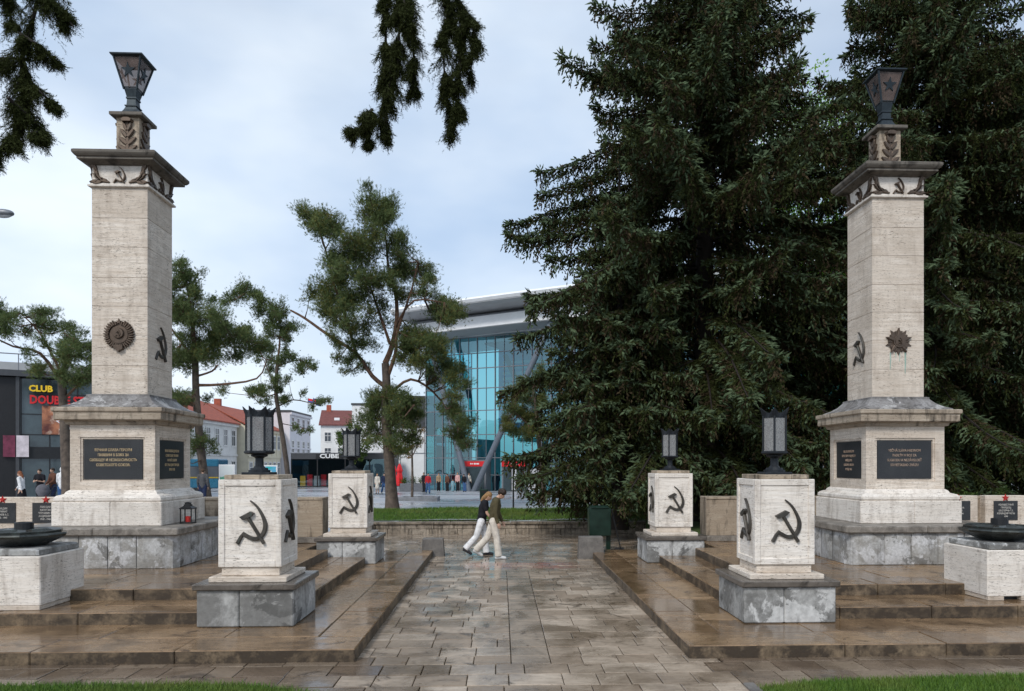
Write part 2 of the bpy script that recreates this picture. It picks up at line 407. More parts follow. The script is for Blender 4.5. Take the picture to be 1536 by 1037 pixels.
LEAF_Y = leafM('leaf_bright', (.16, .36, .03), (.34, .55, .09), .55)
LEAF_O = leafM('leaf_autumn', (.16, .10, .03), (.30, .17, .06), .35)
LEAF_G = leafM('leaf_dull', (.06, .11, .03), (.13, .17, .05), .3)
BARK = plain('spruce_bark', (.022, .017, .014), .9, var=.5, scale=7, bump=.6)
BARKP = plain('pine_bark', (.12, .070, .046), .9, var=.5, scale=5, bump=.6)
BARKG = plain('pine_bark_grey', (.105, .082, .066), .9, var=.5, scale=5, bump=.6)
def plazaM():
    t = NT('plaza_paving'); v = t.coord((1, 1, 1), False)
    br = t.n('TexBrick'); t.put(br.inputs['Vector'], v); br.inputs['Scale'].default_value = 1.0; br.inputs['Brick Width'].default_value = 1.2; br.inputs['Row Height'].default_value = .6
    br.inputs['Mortar Size'].default_value = .012; br.inputs['Color1'].default_value = (.36, .37, .40, 1); br.inputs['Color2'].default_value = (.45, .46, .485, 1); br.inputs['Mortar'].default_value = (.2, .2, .21, 1)
    n = t.noise(v, .16, 5, .6, .5); n2 = t.noise(v, 2, 4)
    c = t.mix(t.rng(n, .42, .62, 0, .55), br.outputs['Color'], (.22, .23, .255)); c = t.mix(t.rng(n2, .5, .8, 0, .3), c, (.2, .2, .21))
    return t.set(col=c, rough=t.rng(n, .42, .62, .42, .14), spec=.5)
PLAZA = plazaM()
GROUND = plain('far_ground', (.2, .2, .2), .9)
DKGREEN = plain('dark_green_paint', (.006, .022, .014), .35, var=.3)
BLACKM = plain('black_metal', (.015, .016, .018), .45)
GREYM = plain('grey_metal', (.19, .20, .22), .4, .3, .15)
STEELM = plain('column_steel', (.14, .165, .20), .5, .1, .12)
LGREY = plain('light_panel', (.50, .51, .53), .5, var=.08, scale=1.5)
WHITE = plain('white_panel', (.80, .81, .82), .45, var=.05, scale=1.5)
SOFFIT = plain('soffit_panel', (.40, .41, .42), .5, var=.08, scale=1)
DGREY = plain('anthracite_panel', (.055, .058, .064), .45, var=.12)
BLACKF = plain('black_facade', (.012, .012, .014), .5)
CREAM = plain('cream_plaster', (.66, .60, .46), .8, var=.10, scale=1.2)
WPLASTER = plain('white_plaster', (.74, .73, .71), .8, var=.10, scale=1.2)
LILAC = plain('pale_lilac_plaster', (.66, .64, .67), .8, var=.06, scale=1.2)
REDTILE = plain('red_roof_tile', (.33, .085, .05), .8, var=.35, scale=3)
DREDTILE = plain('dark_red_roof', (.16, .055, .048), .75, var=.3, scale=3)
REDSIGN = plain('red_sign', (.62, .02, .025), .4, var=.06)
YELL = plain('yellow_letter', (.85, .55, .02), .4, var=.05)
def glassM(name, tint, refl=.45, tr=.6):
    t = NT(name); t.t.nodes.remove(t.p)
    tb = t.n('BsdfTransparent'); tb.inputs['Color'].default_value = (*tint, 1)
    gl = t.n('BsdfGlossy'); gl.inputs['Roughness'].default_value = .02; gl.inputs['Color'].default_value = (.55, .85, .95, 1)
    fr = t.n('Fresnel'); fr.inputs['IOR'].default_value = 1.5
    f2 = t.math('ADD', t.math('MULTIPLY', fr.outputs[0], 1.0), refl)
    t.m.node_tree.nodes.active = fr
    f3 = t.math('MINIMUM', f2, 1.0)
    ms = t.n('MixShader'); t.put(ms.inputs[0], f3); t.put(ms.inputs[1], tb.outputs[0]); t.put(ms.inputs[2], gl.outputs[0])
    rv = t.attr('rnd'); v = t.coord((1, 1, 1)); bn = t.n('Bump'); t.put(bn.inputs['Height'], t.noise(v, .35, 2)); bn.inputs['Strength'].default_value = .05; bn.inputs['Distance'].default_value = .3
    t.put(gl.inputs['Normal'], bn.outputs[0])
    t.t.links.new(ms.outputs[0], t.out.inputs['Surface']); return t.m
GLASS = glassM('curtain_glass', (.20, .56, .60), .16)
SHOPGLASS = glassM('shop_glass', (.55, .58, .6), .10)
WINGLASS = plain('window_glass', (.07, .08, .095), .12, var=.3, scale=.6, spec=.6)
BLUEINT = plain('blue_interior', (.10, .40, .75), .6, var=.25, scale=.5)
PALEINT = plain('pale_interior', (.62, .74, .78), .6, var=.1, scale=.5)
DARKINT = plain('dark_interior', (.03, .05, .06), .6)

# ------------------------------------------------------------------ ground, paving and terraces
def zplaza(Y): return .45 - max(0, min(1, (Y - 30) / 44)) * .75
mb = MB()
ys = [-40, 25.6, 30, 40, 50, 62, 74, 120, 300, 1500]
for i in range(len(ys) - 1):
    a, b = ys[i], ys[i + 1]
    za = -.06 if a <= 25 else zplaza(a); zb = -.06 if b <= 25 else zplaza(b)
    if i == 0: mb.add([(-900, a, -.06), (900, a, -.06), (900, 25.56, -.06), (-900, 25.56, -.06)], [(0, 1, 2, 3)]); continue
    mb.add([(-900, a, za), (900, a, za), (900, b, zb), (-900, b, zb)], [(0, 1, 2, 3)], m=1)
struct(mb.build('ground', [JOINT, PLAZA]))

def paving():
    mb = MB(); y = 4.6
    while y < 25.1:
        rh = random.uniform(.33, .44); x = -13 + random.uniform(-.4, 0)
        while x < 14:
            w = random.choice([.34, .40, .46, .52, .60]) * random.uniform(.95, 1.05)
            x1 = x + w; y1 = y + rh
            if 8.9 < y + rh/2 < 16.6:
                for edge in (.12, .60):
                    if x < edge - .02 and x1 > edge - .16: x1 = edge
            cxm = (x + x1) / 2; cym = (y + y1) / 2
            hid = (9.1 < y and y1 < 18.95 and (x1 < -1.85 or x > 2.4)) or (y1 < 7.5 and (x1 < -2.7 or x > 3.6)) 
            if not hid:
                g = .0055; z = random.uniform(-.003, .003); tx, ty = random.uniform(-.006, .006), random.uniform(-.006, .006)
                dark = .11 < cxm < .61 and 8.9 < cym < 16.6
                k = .007
                def P(px, py, dz): return (px, py, z + (px - cxm) * tx + (py - cym) * ty + dz)
                a, b, c, d = x + g, x1 - g, y + g, y1 - g
                o = [P(a, c, -.03), P(b, c, -.03), P(b, d, -.03), P(a, d, -.03)]
                e = [P(a, c, -.004), P(b, c, -.004), P(b, d, -.004), P(a, d, -.004)]
                q = [P(a + k, c + k, 0), P(b - k, c + k, 0), P(b - k, d - k, 0), P(a + k, d - k, 0)]
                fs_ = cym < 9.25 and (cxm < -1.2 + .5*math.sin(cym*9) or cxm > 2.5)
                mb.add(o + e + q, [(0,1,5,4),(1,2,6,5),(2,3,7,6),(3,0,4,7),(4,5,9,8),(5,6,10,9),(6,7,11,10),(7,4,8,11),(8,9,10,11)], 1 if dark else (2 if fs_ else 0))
            x = x1
        y += rh
    return struct(mb.build('paved_path', [PAVE, PAVEDARK, FRONTST]))
paving()

def slab_row(mb, x0, x1, y0, y1, z0, z1, along, lens, g=.004, c=.012):
    p = x0 if along == 'x' else y0; e = x1 if along == 'x' else y1
    while p < e - .05:
        l = random.uniform(*lens)
        q = p + l
        if e - q < lens[0] * .6: q = e
        dz = random.uniform(-.004, .003)
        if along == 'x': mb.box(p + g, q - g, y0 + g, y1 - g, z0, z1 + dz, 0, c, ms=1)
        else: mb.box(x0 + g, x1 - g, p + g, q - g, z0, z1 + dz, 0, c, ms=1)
        p = q
def terrace(side):
    mb = MB(); s = side
    def X(a, b): return (a, b) if s < 0 else (.54 - b, .54 - a)
    def row(a, b, y0, y1, z0, z1, al, ln):
        xa, xb = X(a, b); slab_row(mb, xa, xb, y0, y1, z0, z1, al, ln)
    e0 = -1.77
    row(-13.5, e0, 8.95, 9.65, -.02, .16, 'x', (1.2, 2.1)) if False else None
    row(e0 - .60, e0, 9.62, 19.1, -.02, .16, 'y', (1.3, 1.9))
    row(-13.5, e0, 8.95, 9.62, -.02, .16, 'x', (1.1, 2.0))
    row(-13.5, e0 - .60, 9.62, 10.46, -.02, .158, 'x', (1.2, 2.2))
    row(-3.1, e0 - .60, 10.46, 19.1, -.02, .158, 'y', (1.2, 1.9))
    row(-4.6, -3.1, 16.3, 19.1, -.02, .156, 'y', (1.2, 1.9))
    # second step
    row(-13.5, -3.02, 10.42, 10.95, .1, .33, 'x', (1.0, 1.7))
    row(-3.55, -3.02, 10.95, 16.44, .1, .33, 'y', (1.2, 1.8))
    row(-13.5, -3.55, 10.95, 11.5, .1, .328, 'x', (1.2, 1.8))
    row(-3.95, -3.55, 11.5, 16.44, .1, .328, 'y', (1.2, 1.8))
    # top terrace
    row(-13.5, -3.84, 11.36, 11.95, .2, .5, 'x', (.9, 1.6))
    row(-4.35, -3.84, 11.95, 16.44, .2, .5, 'y', (1.2, 1.7))
    y = 11.95
    while y < 18.9:
        y2 = min(y + .9, 19.0); row(-13.5, -4.35, y, y2, .2, .498, 'x', (1.0, 1.6)); y = y2
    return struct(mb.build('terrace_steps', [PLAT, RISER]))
terrace(-1); terrace(1)
# upper pavement behind the memorial walls
mb = MB(); mb.box(-60, -4.4, 19.0, 30.5, -.05, .44, 0)
struct(mb.build('upper_pavement', PLAZA))
mb = MB(); mb.box(5.0, 40, 19.0, 60, -.05, .44, 0)
struct(mb.build('spruce_bed_ground', SOIL))

# litter of small fallen leaves and needles on the stones
n = 420; lx = rng.uniform(-6, 6.5, n); ly = rng.uniform(7.6, 24, n); lz = np.zeros(n) + .006
for side in (-1, 1):
    q = (lx - .27) * side; on1 = (q > 2.06) & (ly > 8.97) & (ly < 19); on2 = (q > 3.3) & (ly > 10.44) & (ly < 16.4); on3 = (q > 4.13) & (ly > 11.38) & (ly < 18.9)
    lz = np.where(on3, .506, np.where(on2, .337, np.where(on1, .167, lz)))
P = np.stack([lx, ly, lz], 1); aa = rng.uniform(0, 6.28, n); ll = rng.uniform(.008, .026, n)
d1 = np.stack([np.cos(aa), np.sin(aa), rng.uniform(-.05, .25, n)], 1) * ll[:, None]; d2 = np.stack([-np.sin(aa), np.cos(aa), np.zeros(n)], 1) * (ll * .45)[:, None]
o = raw_mesh('leaf_litter', np.concatenate([np.stack([P - d2, P + d1, P + d2], 1), np.stack([P - d2, P + d2, P - d1 * .8 + np.array([0, 0, .004])], 1)]), [plain('dead_leaf', (.13, .075, .035), .8, var=.5, scale=9)]); o['kind'] = 'stuff'

# ------------------------------------------------------------------ emblem shapes
def zc(pts, cx, cy, k): return [((x - cx) * k, (cy - y) * k) for x, y in pts]
def curve_pts(pts, n=4):
    pts = [Vector(p) for p in pts]; out = []
    for i in range(len(pts) - 1):
        p0 = pts[max(i-1, 0)]; p1 = pts[i]; p2 = pts[i+1]; p3 = pts[min(i+2, len(pts)-1)]
        for k in range(n):
            t = k / n
            out.append(.5 * ((2*p1) + (p2-p0)*t + (2*p0-5*p1+4*p2-p3)*t*t + (3*p1-p0-3*p2+p3)*t**3))
    out.append(pts[-1]); return out
def hammer_sickle(mb, fr, hgt, w0, w1, m=0):
    k = hgt / 165
    sick = curve_pts(zc([(633, 433), (660, 458), (682, 497), (690, 530), (682, 560), (662, 578), (638, 578), (605, 560)], 637, 517, k), 4)
    n = len(sick); wid = [k * (4 + 12.5 * min(1, (i / n) * 2.4) * (1 - .25 * max(0, i / n - .7) / .3)) for i in range(n)]
    mb.stroke(sick, wid, fr, w0, w1, m)
    mb.stroke(zc([(610, 555), (598, 572), (584, 598)], 637, 517, k), [k*8, k*13, k*15], fr, w0, w1, m)
    mb.stroke(zc([(620, 490), (685, 598)], 637, 517, k), k * 12, fr, w0, w1 + .012, m)
    mb.poly(zc([(592, 496), (634, 474), (650, 481), (638, 494), (606, 508)], 637, 517, k), fr, w0, w1 + .018, m, taper=.93)
def star_pts(n, ro, ri, rot=90): return [((ro if i % 2 == 0 else ri) * math.cos(R(rot + 180 * i / n)), (ro if i % 2 == 0 else ri) * math.sin(R(rot + 180 * i / n))) for i in range(2 * n)]
def circ(r, n=24, cx=0, cy=0): return [(cx + r*math.cos(2*math.pi*i/n), cy + r*math.sin(2*math.pi*i/n)) for i in range(n)]
def leaf_spray(mb, fr, flip, sc, w0, w1, m=0):
    f = -1 if flip else 1
    for (bx, by, ang, l) in ((.10, -.10, 170, .16), (.18, -.08, 160, .17), (.26, -.06, 120, .15), (.30, .0, 110, .16), (.33, .06, 95, .15), (.36, .11, 115, .12), (.22, -.12, 195, .15), (.30, -.11, 185, .14), (.28, -.03, 150, .13)):
        bx = .15 + .76 * bx
        a = R(180 - ang)
        dx, dy = math.cos(a) * l, math.sin(a) * l
        q = [(f * (bx + dx * t - dy * s) * sc, (by + dy * t + dx * s) * sc) for t, s in ((-.3, 0), (.05, .22), (.45, .20), (1, 0), (.45, -.20), (.05, -.22))]
        mb.poly(q, fr, w0, w1, m, taper=.75)
    mb.stroke([(f * x * sc, y * sc) for x, y in ((.17, -.13), (.28, -.11), (.36, -.03), (.41, .07), (.43, .14))], .03 * sc, fr, w0, w1 + .005, m)

# ------------------------------------------------------------------ memorial pillars
def pillar(cx, cy, side, label):
    t = thing('memorial_pillar', label, 'memorial pillar', (cx, cy, .5))
    Z = lambda z: z - .5
    inner = 'R' if side < 0 else 'L'
    # hewn base, blocks on all four sides
    mb = MB()
    for face in 'FRLB':
        fr = frame(face); u = -1.50
        ends = [-1.5 + .22]
        nblk = 5
        for i in range(nblk):
            a = -1.28 + 2.56 * i / nblk; b = -1.28 + 2.56 * (i + 1) / nblk
            g = .008; j = [random.uniform(-.02, .015) for _ in range(4)]
            pr = []
            n = 5
            vs = []; fs = []
            for iy in range(n + 1):
                for ix in range(n + 1):
                    uu = a + g + (b - a - 2 * g) * ix / n; vv = .005 + .595 * iy / n
                    ed = min(ix, n - ix, iy, n - iy)
                    w = 1.455 + (0 if ed == 0 else .03) + (random.uniform(-.012, .014) if ed else 0)
                    vs.append(fr(uu, vv, w))
            for iy in range(n):
                for ix in range(n):
                    q = iy * (n + 1) + ix; fs.append((q, q + 1, q + n + 2, q + n + 1))
            mb.add(vs, fs)
    for sx in (-1, 1):
        for sy in (-1, 1):
            mb.add([(sx*1.28, sy*1.47, 0), (sx*1.40, sy*1.42, 0), (sx*1.47, sy*1.28, 0), (sx*1.28, sy*1.47, .6), (sx*1.40, sy*1.42, .6), (sx*1.47, sy*1.28, .6)], [(0, 1, 4, 3), (1, 2, 5, 4)])
    mb.sq([(1.44, 0), (1.44, .598)], ch=.16)
    mb.build('stone_base', ROUGHBASE, t, True)
    mb = MB()
    for k in range(2):
        x0, x1 = (-1.54, .02) if k == 0 else (.026, 1.54)
        mb.box(x0, x1, -1.54, 1.54, .60, .735, 0, .02)
    mb.build('base_slab', SLABGREY, t)
    mb = MB()
    for (x0, x1) in ((-1.01, .06), (.064, 1.01)): mb.box(x0, x1, -1.01, 1.01, Z(1.236), Z(1.68), 0, .012)
    mb.sq([(.96, Z(1.68)), (.985, Z(1.71)), (.985, Z(1.76)), (.95, Z(1.80)), (.86, Z(1.83)), (.84, Z(1.87)), (.80, Z(1.90))], r=.3)
    mb.build('plinth_block', TRAVW, t)
    # die, with recesses framed round the plaques
    mb = MB()
    hz0, hz1 = 1.83, 3.14; hh = .79
    mb.sq([(hh - .05, Z(hz0)), (hh - .05, Z(hz1))], r=.2)
    pw, pz0, pz1 = .60, 2.06, 2.91
    for face in 'FRLB':
        fr = frame(face)
        for rect in ((-hh, -pw, hz0, hz1), (pw, hh, hz0, hz1), (-pw, pw, hz0, pz0), (-pw, pw, pz1, hz1)):
            u0, u1, v0, v1 = rect
            if u1 - u0 < .3 and face in 'RL':
                if u0 < 0: u0 += .05
                else: u1 -= .05
            mb.poly([(u0, Z(v0)), (u1, Z(v0)), (u1, Z(v1)), (u0, Z(v1))], fr, hh - .051, hh, r=random.random())
        for rect in ((-pw, -pw + .035, pz0, pz1), (pw - .035, pw, pz0, pz1), (-pw + .035, pw - .035, pz0, pz0 + .03), (-pw + .035, pw - .035, pz1 - .035, pz1)):
            u0, u1, v0, v1 = rect
            mb.poly([(u0, Z(v0)), (u1, Z(v0)), (u1, Z(v1)), (u0, Z(v1))], fr, hh - .051, hh - .02)
    die = mb.build('pedestal', TRAV, t)
    lines = {(-1, 'F'): ['ВЕЧНАЯ СЛАВА ГЕРОЯМ', 'ПАВШИМ В БОЯХ ЗА', 'СВОБОДУ И НЕЗАВИСИМОСТЬ', 'СОВЕТСКОГО СОЮЗА.'],
             (-1, 'R'): ['ВАМ ОСВОБОДИТЕЛИ', 'СОВЕТСКИЕ ВОИНЫ', 'НАШЕЙ ЗЕМЛИ', 'ОТ ГРАЖДАН ГОРОДА', 'МАЯ 1945'],
             (1, 'F'): ['VEČNÁ SLÁVA HRDINOM', 'PADLÝM V BOJI ZA', 'SLOBODU A NEZÁVISLOSŤ', 'SOVIETSKEHO ZVÄZU'],
             (1, 'L'): ['OSLOBODITEĽOM', 'SOVIETSKYM VOJAKOM', 'NAŠEJ ZEME', 'OBČANIA MESTA', 'V MÁJI 1945']}
    for face in 'FRLB':
        fr = frame(face); mb = MB()
        mb.poly([(-.55, Z(2.105)), (.55, Z(2.105)), (.55, Z(2.86)), (-.55, Z(2.86))], fr, hh - .049, hh - .03, taper=.995)
        pl = mb.build('plaque', SLATE, t)
        ln = lines.get((side, face))
        if ln:
            nl = len(ln)
            text('inscription', ln, (.070 if nl == 4 else .068), GOLD if side < 0 else GOLDF, pl, fr(0, Z(2.52 if nl == 4 else 2.47), hh - .027), FROT[face], 1.36, .002, .82, .0008)
    mb = MB()
    mb.sq([(.79, Z(3.14)), (.84, Z(3.15)), (.86, Z(3.20)), (.87, Z(3.215)), (.965, Z(3.222)), (.985, Z(3.24)), (.985, Z(3.37)), (1.012, Z(3.385)), (1.016, Z(3.40)), (1.016, Z(3.455)), (1.0, Z(3.465))], r=.5)
    mb.build('cornice', TRAVC, t)
    mb = MB()
    prof = [(.90, Z(3.466)), (.90, Z(3.49)), (.78, Z(3.54)), (.68, Z(3.61)), (.625, Z(3.67)), (.60, Z(3.70)), (.60, Z(3.735)), (.56, Z(3.745))]
    mb.sq(prof); mb.build('weathering', LEADGREY, t)
    mb = MB(); zz = 3.745; hs = .53
    hts = [.55, .58, .56, .55, .58, .56, .575]
    tot = 7.735 - 3.745; kk = tot / sum(hts)
    for q in hts:
        mb.box(-hs, hs, -hs, hs, Z(zz) + .002, Z(zz + q * kk) - .001, 0, .006); zz += q * kk
    mb.build('shaft', TRAV, t)
    # emblems
    f0 = frame('F', (0, 0, Z(4.9))); mb = MB()
    if side < 0:
        mb.poly(circ(.235, 30), f0, hs - .01, hs + .02, taper=.98)
        for q in range(34):                                     # wheat sheaves curling up both sides, open at the top
            a = -90 + (q + .5) * 360 / 34; off = abs(((a - 90 + 180) % 360) - 180)
            if off < 14: continue
            ro = .288 - (.03 if off < 26 else 0); ca, sa_ = math.cos(R(a)), math.sin(R(a)); tw = R(a + (16 if ca > 0 else -16))
            mb.stroke([(ca * .19, sa_ * .19), (ca * .245, sa_ * .245), (ca * .245 + math.cos(tw) * (ro - .245), sa_ * .245 + math.sin(tw) * (ro - .245))], [.038, .040, .018], f0, hs, hs + .052 + .012 * (q % 2))
        mb.poly(circ(.175, 28), f0, hs, hs + .035, taper=.97)
        mb.poly(circ(.125, 24, 0, .02), f0, hs, hs + .07, taper=.72)
        hammer_sickle(mb, frame('F', (0, 0, Z(4.9) + .02)), .13, hs + .06, hs + .085)
        mb.poly(star_pts(5, .055, .023), frame('F', (0, 0, Z(4.9) + .245)), hs, hs + .05)
        mb.poly([(-.10, -.20), (.10, -.20), (.085, -.29), (.03, -.31), (0, -.345), (-.03, -.31), (-.085, -.29)], f0, hs - .01, hs + .075, taper=.9)
        mb.build('coat_of_arms', BRONZEB, t)
    else:
        f1 = frame('F', (0, 0, Z(4.86)))
        mb.poly(star_pts(5, .27, .15, 90), f1, hs - .01, hs + .03, taper=.96)
        for i in range(5):
            a = 90 + 72 * i
            for d in (-12, 0, 12):
                pass
        mb.poly(star_pts(5, .285, .13, -90), f1, hs - .01, hs + .022, taper=.96)
        for i in range(10):
            a = R(90 + 36 * i + 18); c0 = Vector((math.cos(a), math.sin(a)))
            mb.stroke([tuple(c0 * .10), tuple(c0 * .215)], [.06, .03], f1, hs, hs + .034)
        for i in range(5):
            a = R(90 + 72 * i); c0 = Vector((math.cos(a), math.sin(a)))
            mb.stroke([tuple(c0 * .05), tuple(c0 * .27)], [.11, .012], f1, hs, hs + .052)
        mb.poly(circ(.125), f1, hs, hs + .06, taper=.97); mb.poly(circ(.095), f1, hs, hs + .07, taper=.95)
        hammer_sickle(mb, frame('F', (0, 0, Z(4.86))), .13, hs + .065, hs + .085)
        mb.build('star_order', BRONZEB, t)
        mb = MB()
        for u, l, w in ((-.16, .34, .028), (.145, .42, .035), (.03, .18, .02), (-.05, .12, .016)):
            mb.stroke([(u, -.22), (u + .004, -.22 - l*.5), (u - .003, -.22 - l)], [w, w * .9, w * .4], f1, hs - .001, hs + .0025)
        mb.build('copper_streaks', STAINT, t)
    mb = MB(); fi = frame(inner, (0, 0, Z(4.80)))
    hammer_sickle(mb, fi, .66, hs - .005, hs + .035)
    mb.build('hammer_and_sickle', BRONZE, t)
    # frieze, capital cornice
    mb = MB()
    mb.sq([(.53, Z(7.735)), (.57, Z(7.745)), (.585, Z(7.755)), (.585, Z(7.785)), (.55, Z(7.80)), (.55, Z(7.82)), (.525, Z(7.83)), (.525, Z(8.17))], r=.6)
    fz = mb.build('frieze', TRAVW, t)
    mb = MB()
    for face in 'FRLB':
        fr = frame(face, (0, 0, Z(7.985)))
        hammer_sickle(mb, fr, .32, .52, .57)
        leaf_spray(mb, fr, False, 1.12, .52, .57); leaf_spray(mb, fr, True, 1.12, .52, .57)
    mb.build('relief', BRONZEB, fz)
    mb = MB()
    mb.sq([(.525, Z(8.17)), (.58, Z(8.18)), (.68, Z(8.215)), (.715, Z(8.23)), (.715, Z(8.27)), (.74, Z(8.28)), (.765, Z(8.31)), (.78, Z(8.335)), (.78, Z(8.38)), (.75, Z(8.40))], r=.8)
    mb.build('capital_cornice', TRAVB, t)
    mb = MB(); mb.sq([(.22, Z(8.40)), (.22, Z(9.25))], r=.5)
    cp = mb.build('capital', TRAVD, t)
    mb = MB()
    for face in 'FRLB':
        fr = frame(face, (0, 0, Z(8.42)))
        mb.stroke([(0, 0), (0, .4), (0, .74)], [.09, .07, .05], fr, .215, .25)
        for sgn in (-1, 1):
            for (bv, ang, l, w) in ((.05, 30, .21, .10), (.16, 38, .22, .10), (.30, 45, .22, .10), (.44, 55, .21, .09), (.57, 68, .18, .08)):
                a = R(ang); pts = [(sgn * (.01 + l*q*math.cos(a)), bv + l*q*math.sin(a) - .10*q*q*l) for q in (0, .35, .7, 1)]
                mb.stroke(pts, [w*.7, w, w*.8, w*.25], fr, .215, .255 + .012 * (bv > .3))
        mb.poly([(-.10, .72), (.10, .72), (.12, .77), (.06, .81), (-.06, .81), (-.12, .77)], fr, .215, .31, taper=.8)
    mb.build('acanthus_leaves', BRONZEB, cp)
    mb = MB(); mb.sq([(.26, Z(9.25)), (.31, Z(9.262)), (.318, Z(9.275)), (.318, Z(9.325)), (.30, Z(9.335))]); mb.build('abacus', TRAVB, t)
    # torch lamp
    mb = MB()
    mb.sq([(.185, Z(9.335)), (.175, Z(9.36)), (.125, Z(9.46)), (.10, Z(9.53)), (.118, Z(9.535)), (.118, Z(9.555)), (.092, Z(9.565)), (.085, Z(9.68)), (.10, Z(9.69)), (.10, Z(9.72)), (.09, Z(9.73)), (.125, Z(9.88)), (.115, Z(9.885))])
    b0, b1, z0, z1 = .125, .265, 9.88, 10.46
    for sx in (-1, 1):
        for sy in (-1, 1): mb.tube([(sx*b0, sy*b0, Z(z0) - .02), (sx*b1, sy*b1, Z(z1))], .021, 5)
    mb.sq([(b1 - .01, Z(10.435)), (b1 + .045, Z(10.465)), (b1 + .05, Z(10.49)), (b1 + .01, Z(10.50)), (.05, Z(10.52))])
    tl = mb.build('torch_lamp', TORCH, t)
    mb = MB()
    mb.sq([(b0 - .008, Z(z0)), (b1 - .012, Z(z1 - .02))]); mb.build('lamp_glass', TORCHPANE, tl)
    mb = MB()
    for face in 'FRLB':
        sl = (b1 - b0) / (z1 - z0)
        base = frame(face)
        def fr(u, v, w, base=base): return base(u, Z(10.20) + v, (b0 + (10.20 + v - z0) * sl) - .006 + w)
        mb.poly(star_pts(5, .145, .055), fr, 0, .018)
        mb.stroke([(-.13, -.30), (.13, -.30)], .02, fr, 0, .012)
    mb.build('star', TORCH, tl)
    return t
pillar(-7.38, 15.03, -1, 'tall travertine memorial pillar with round coat of arms and Cyrillic plaque')
pillar(7.98, 14.98, 1, 'tall travertine memorial pillar with bronze pointed star order, beside the dark spruces')

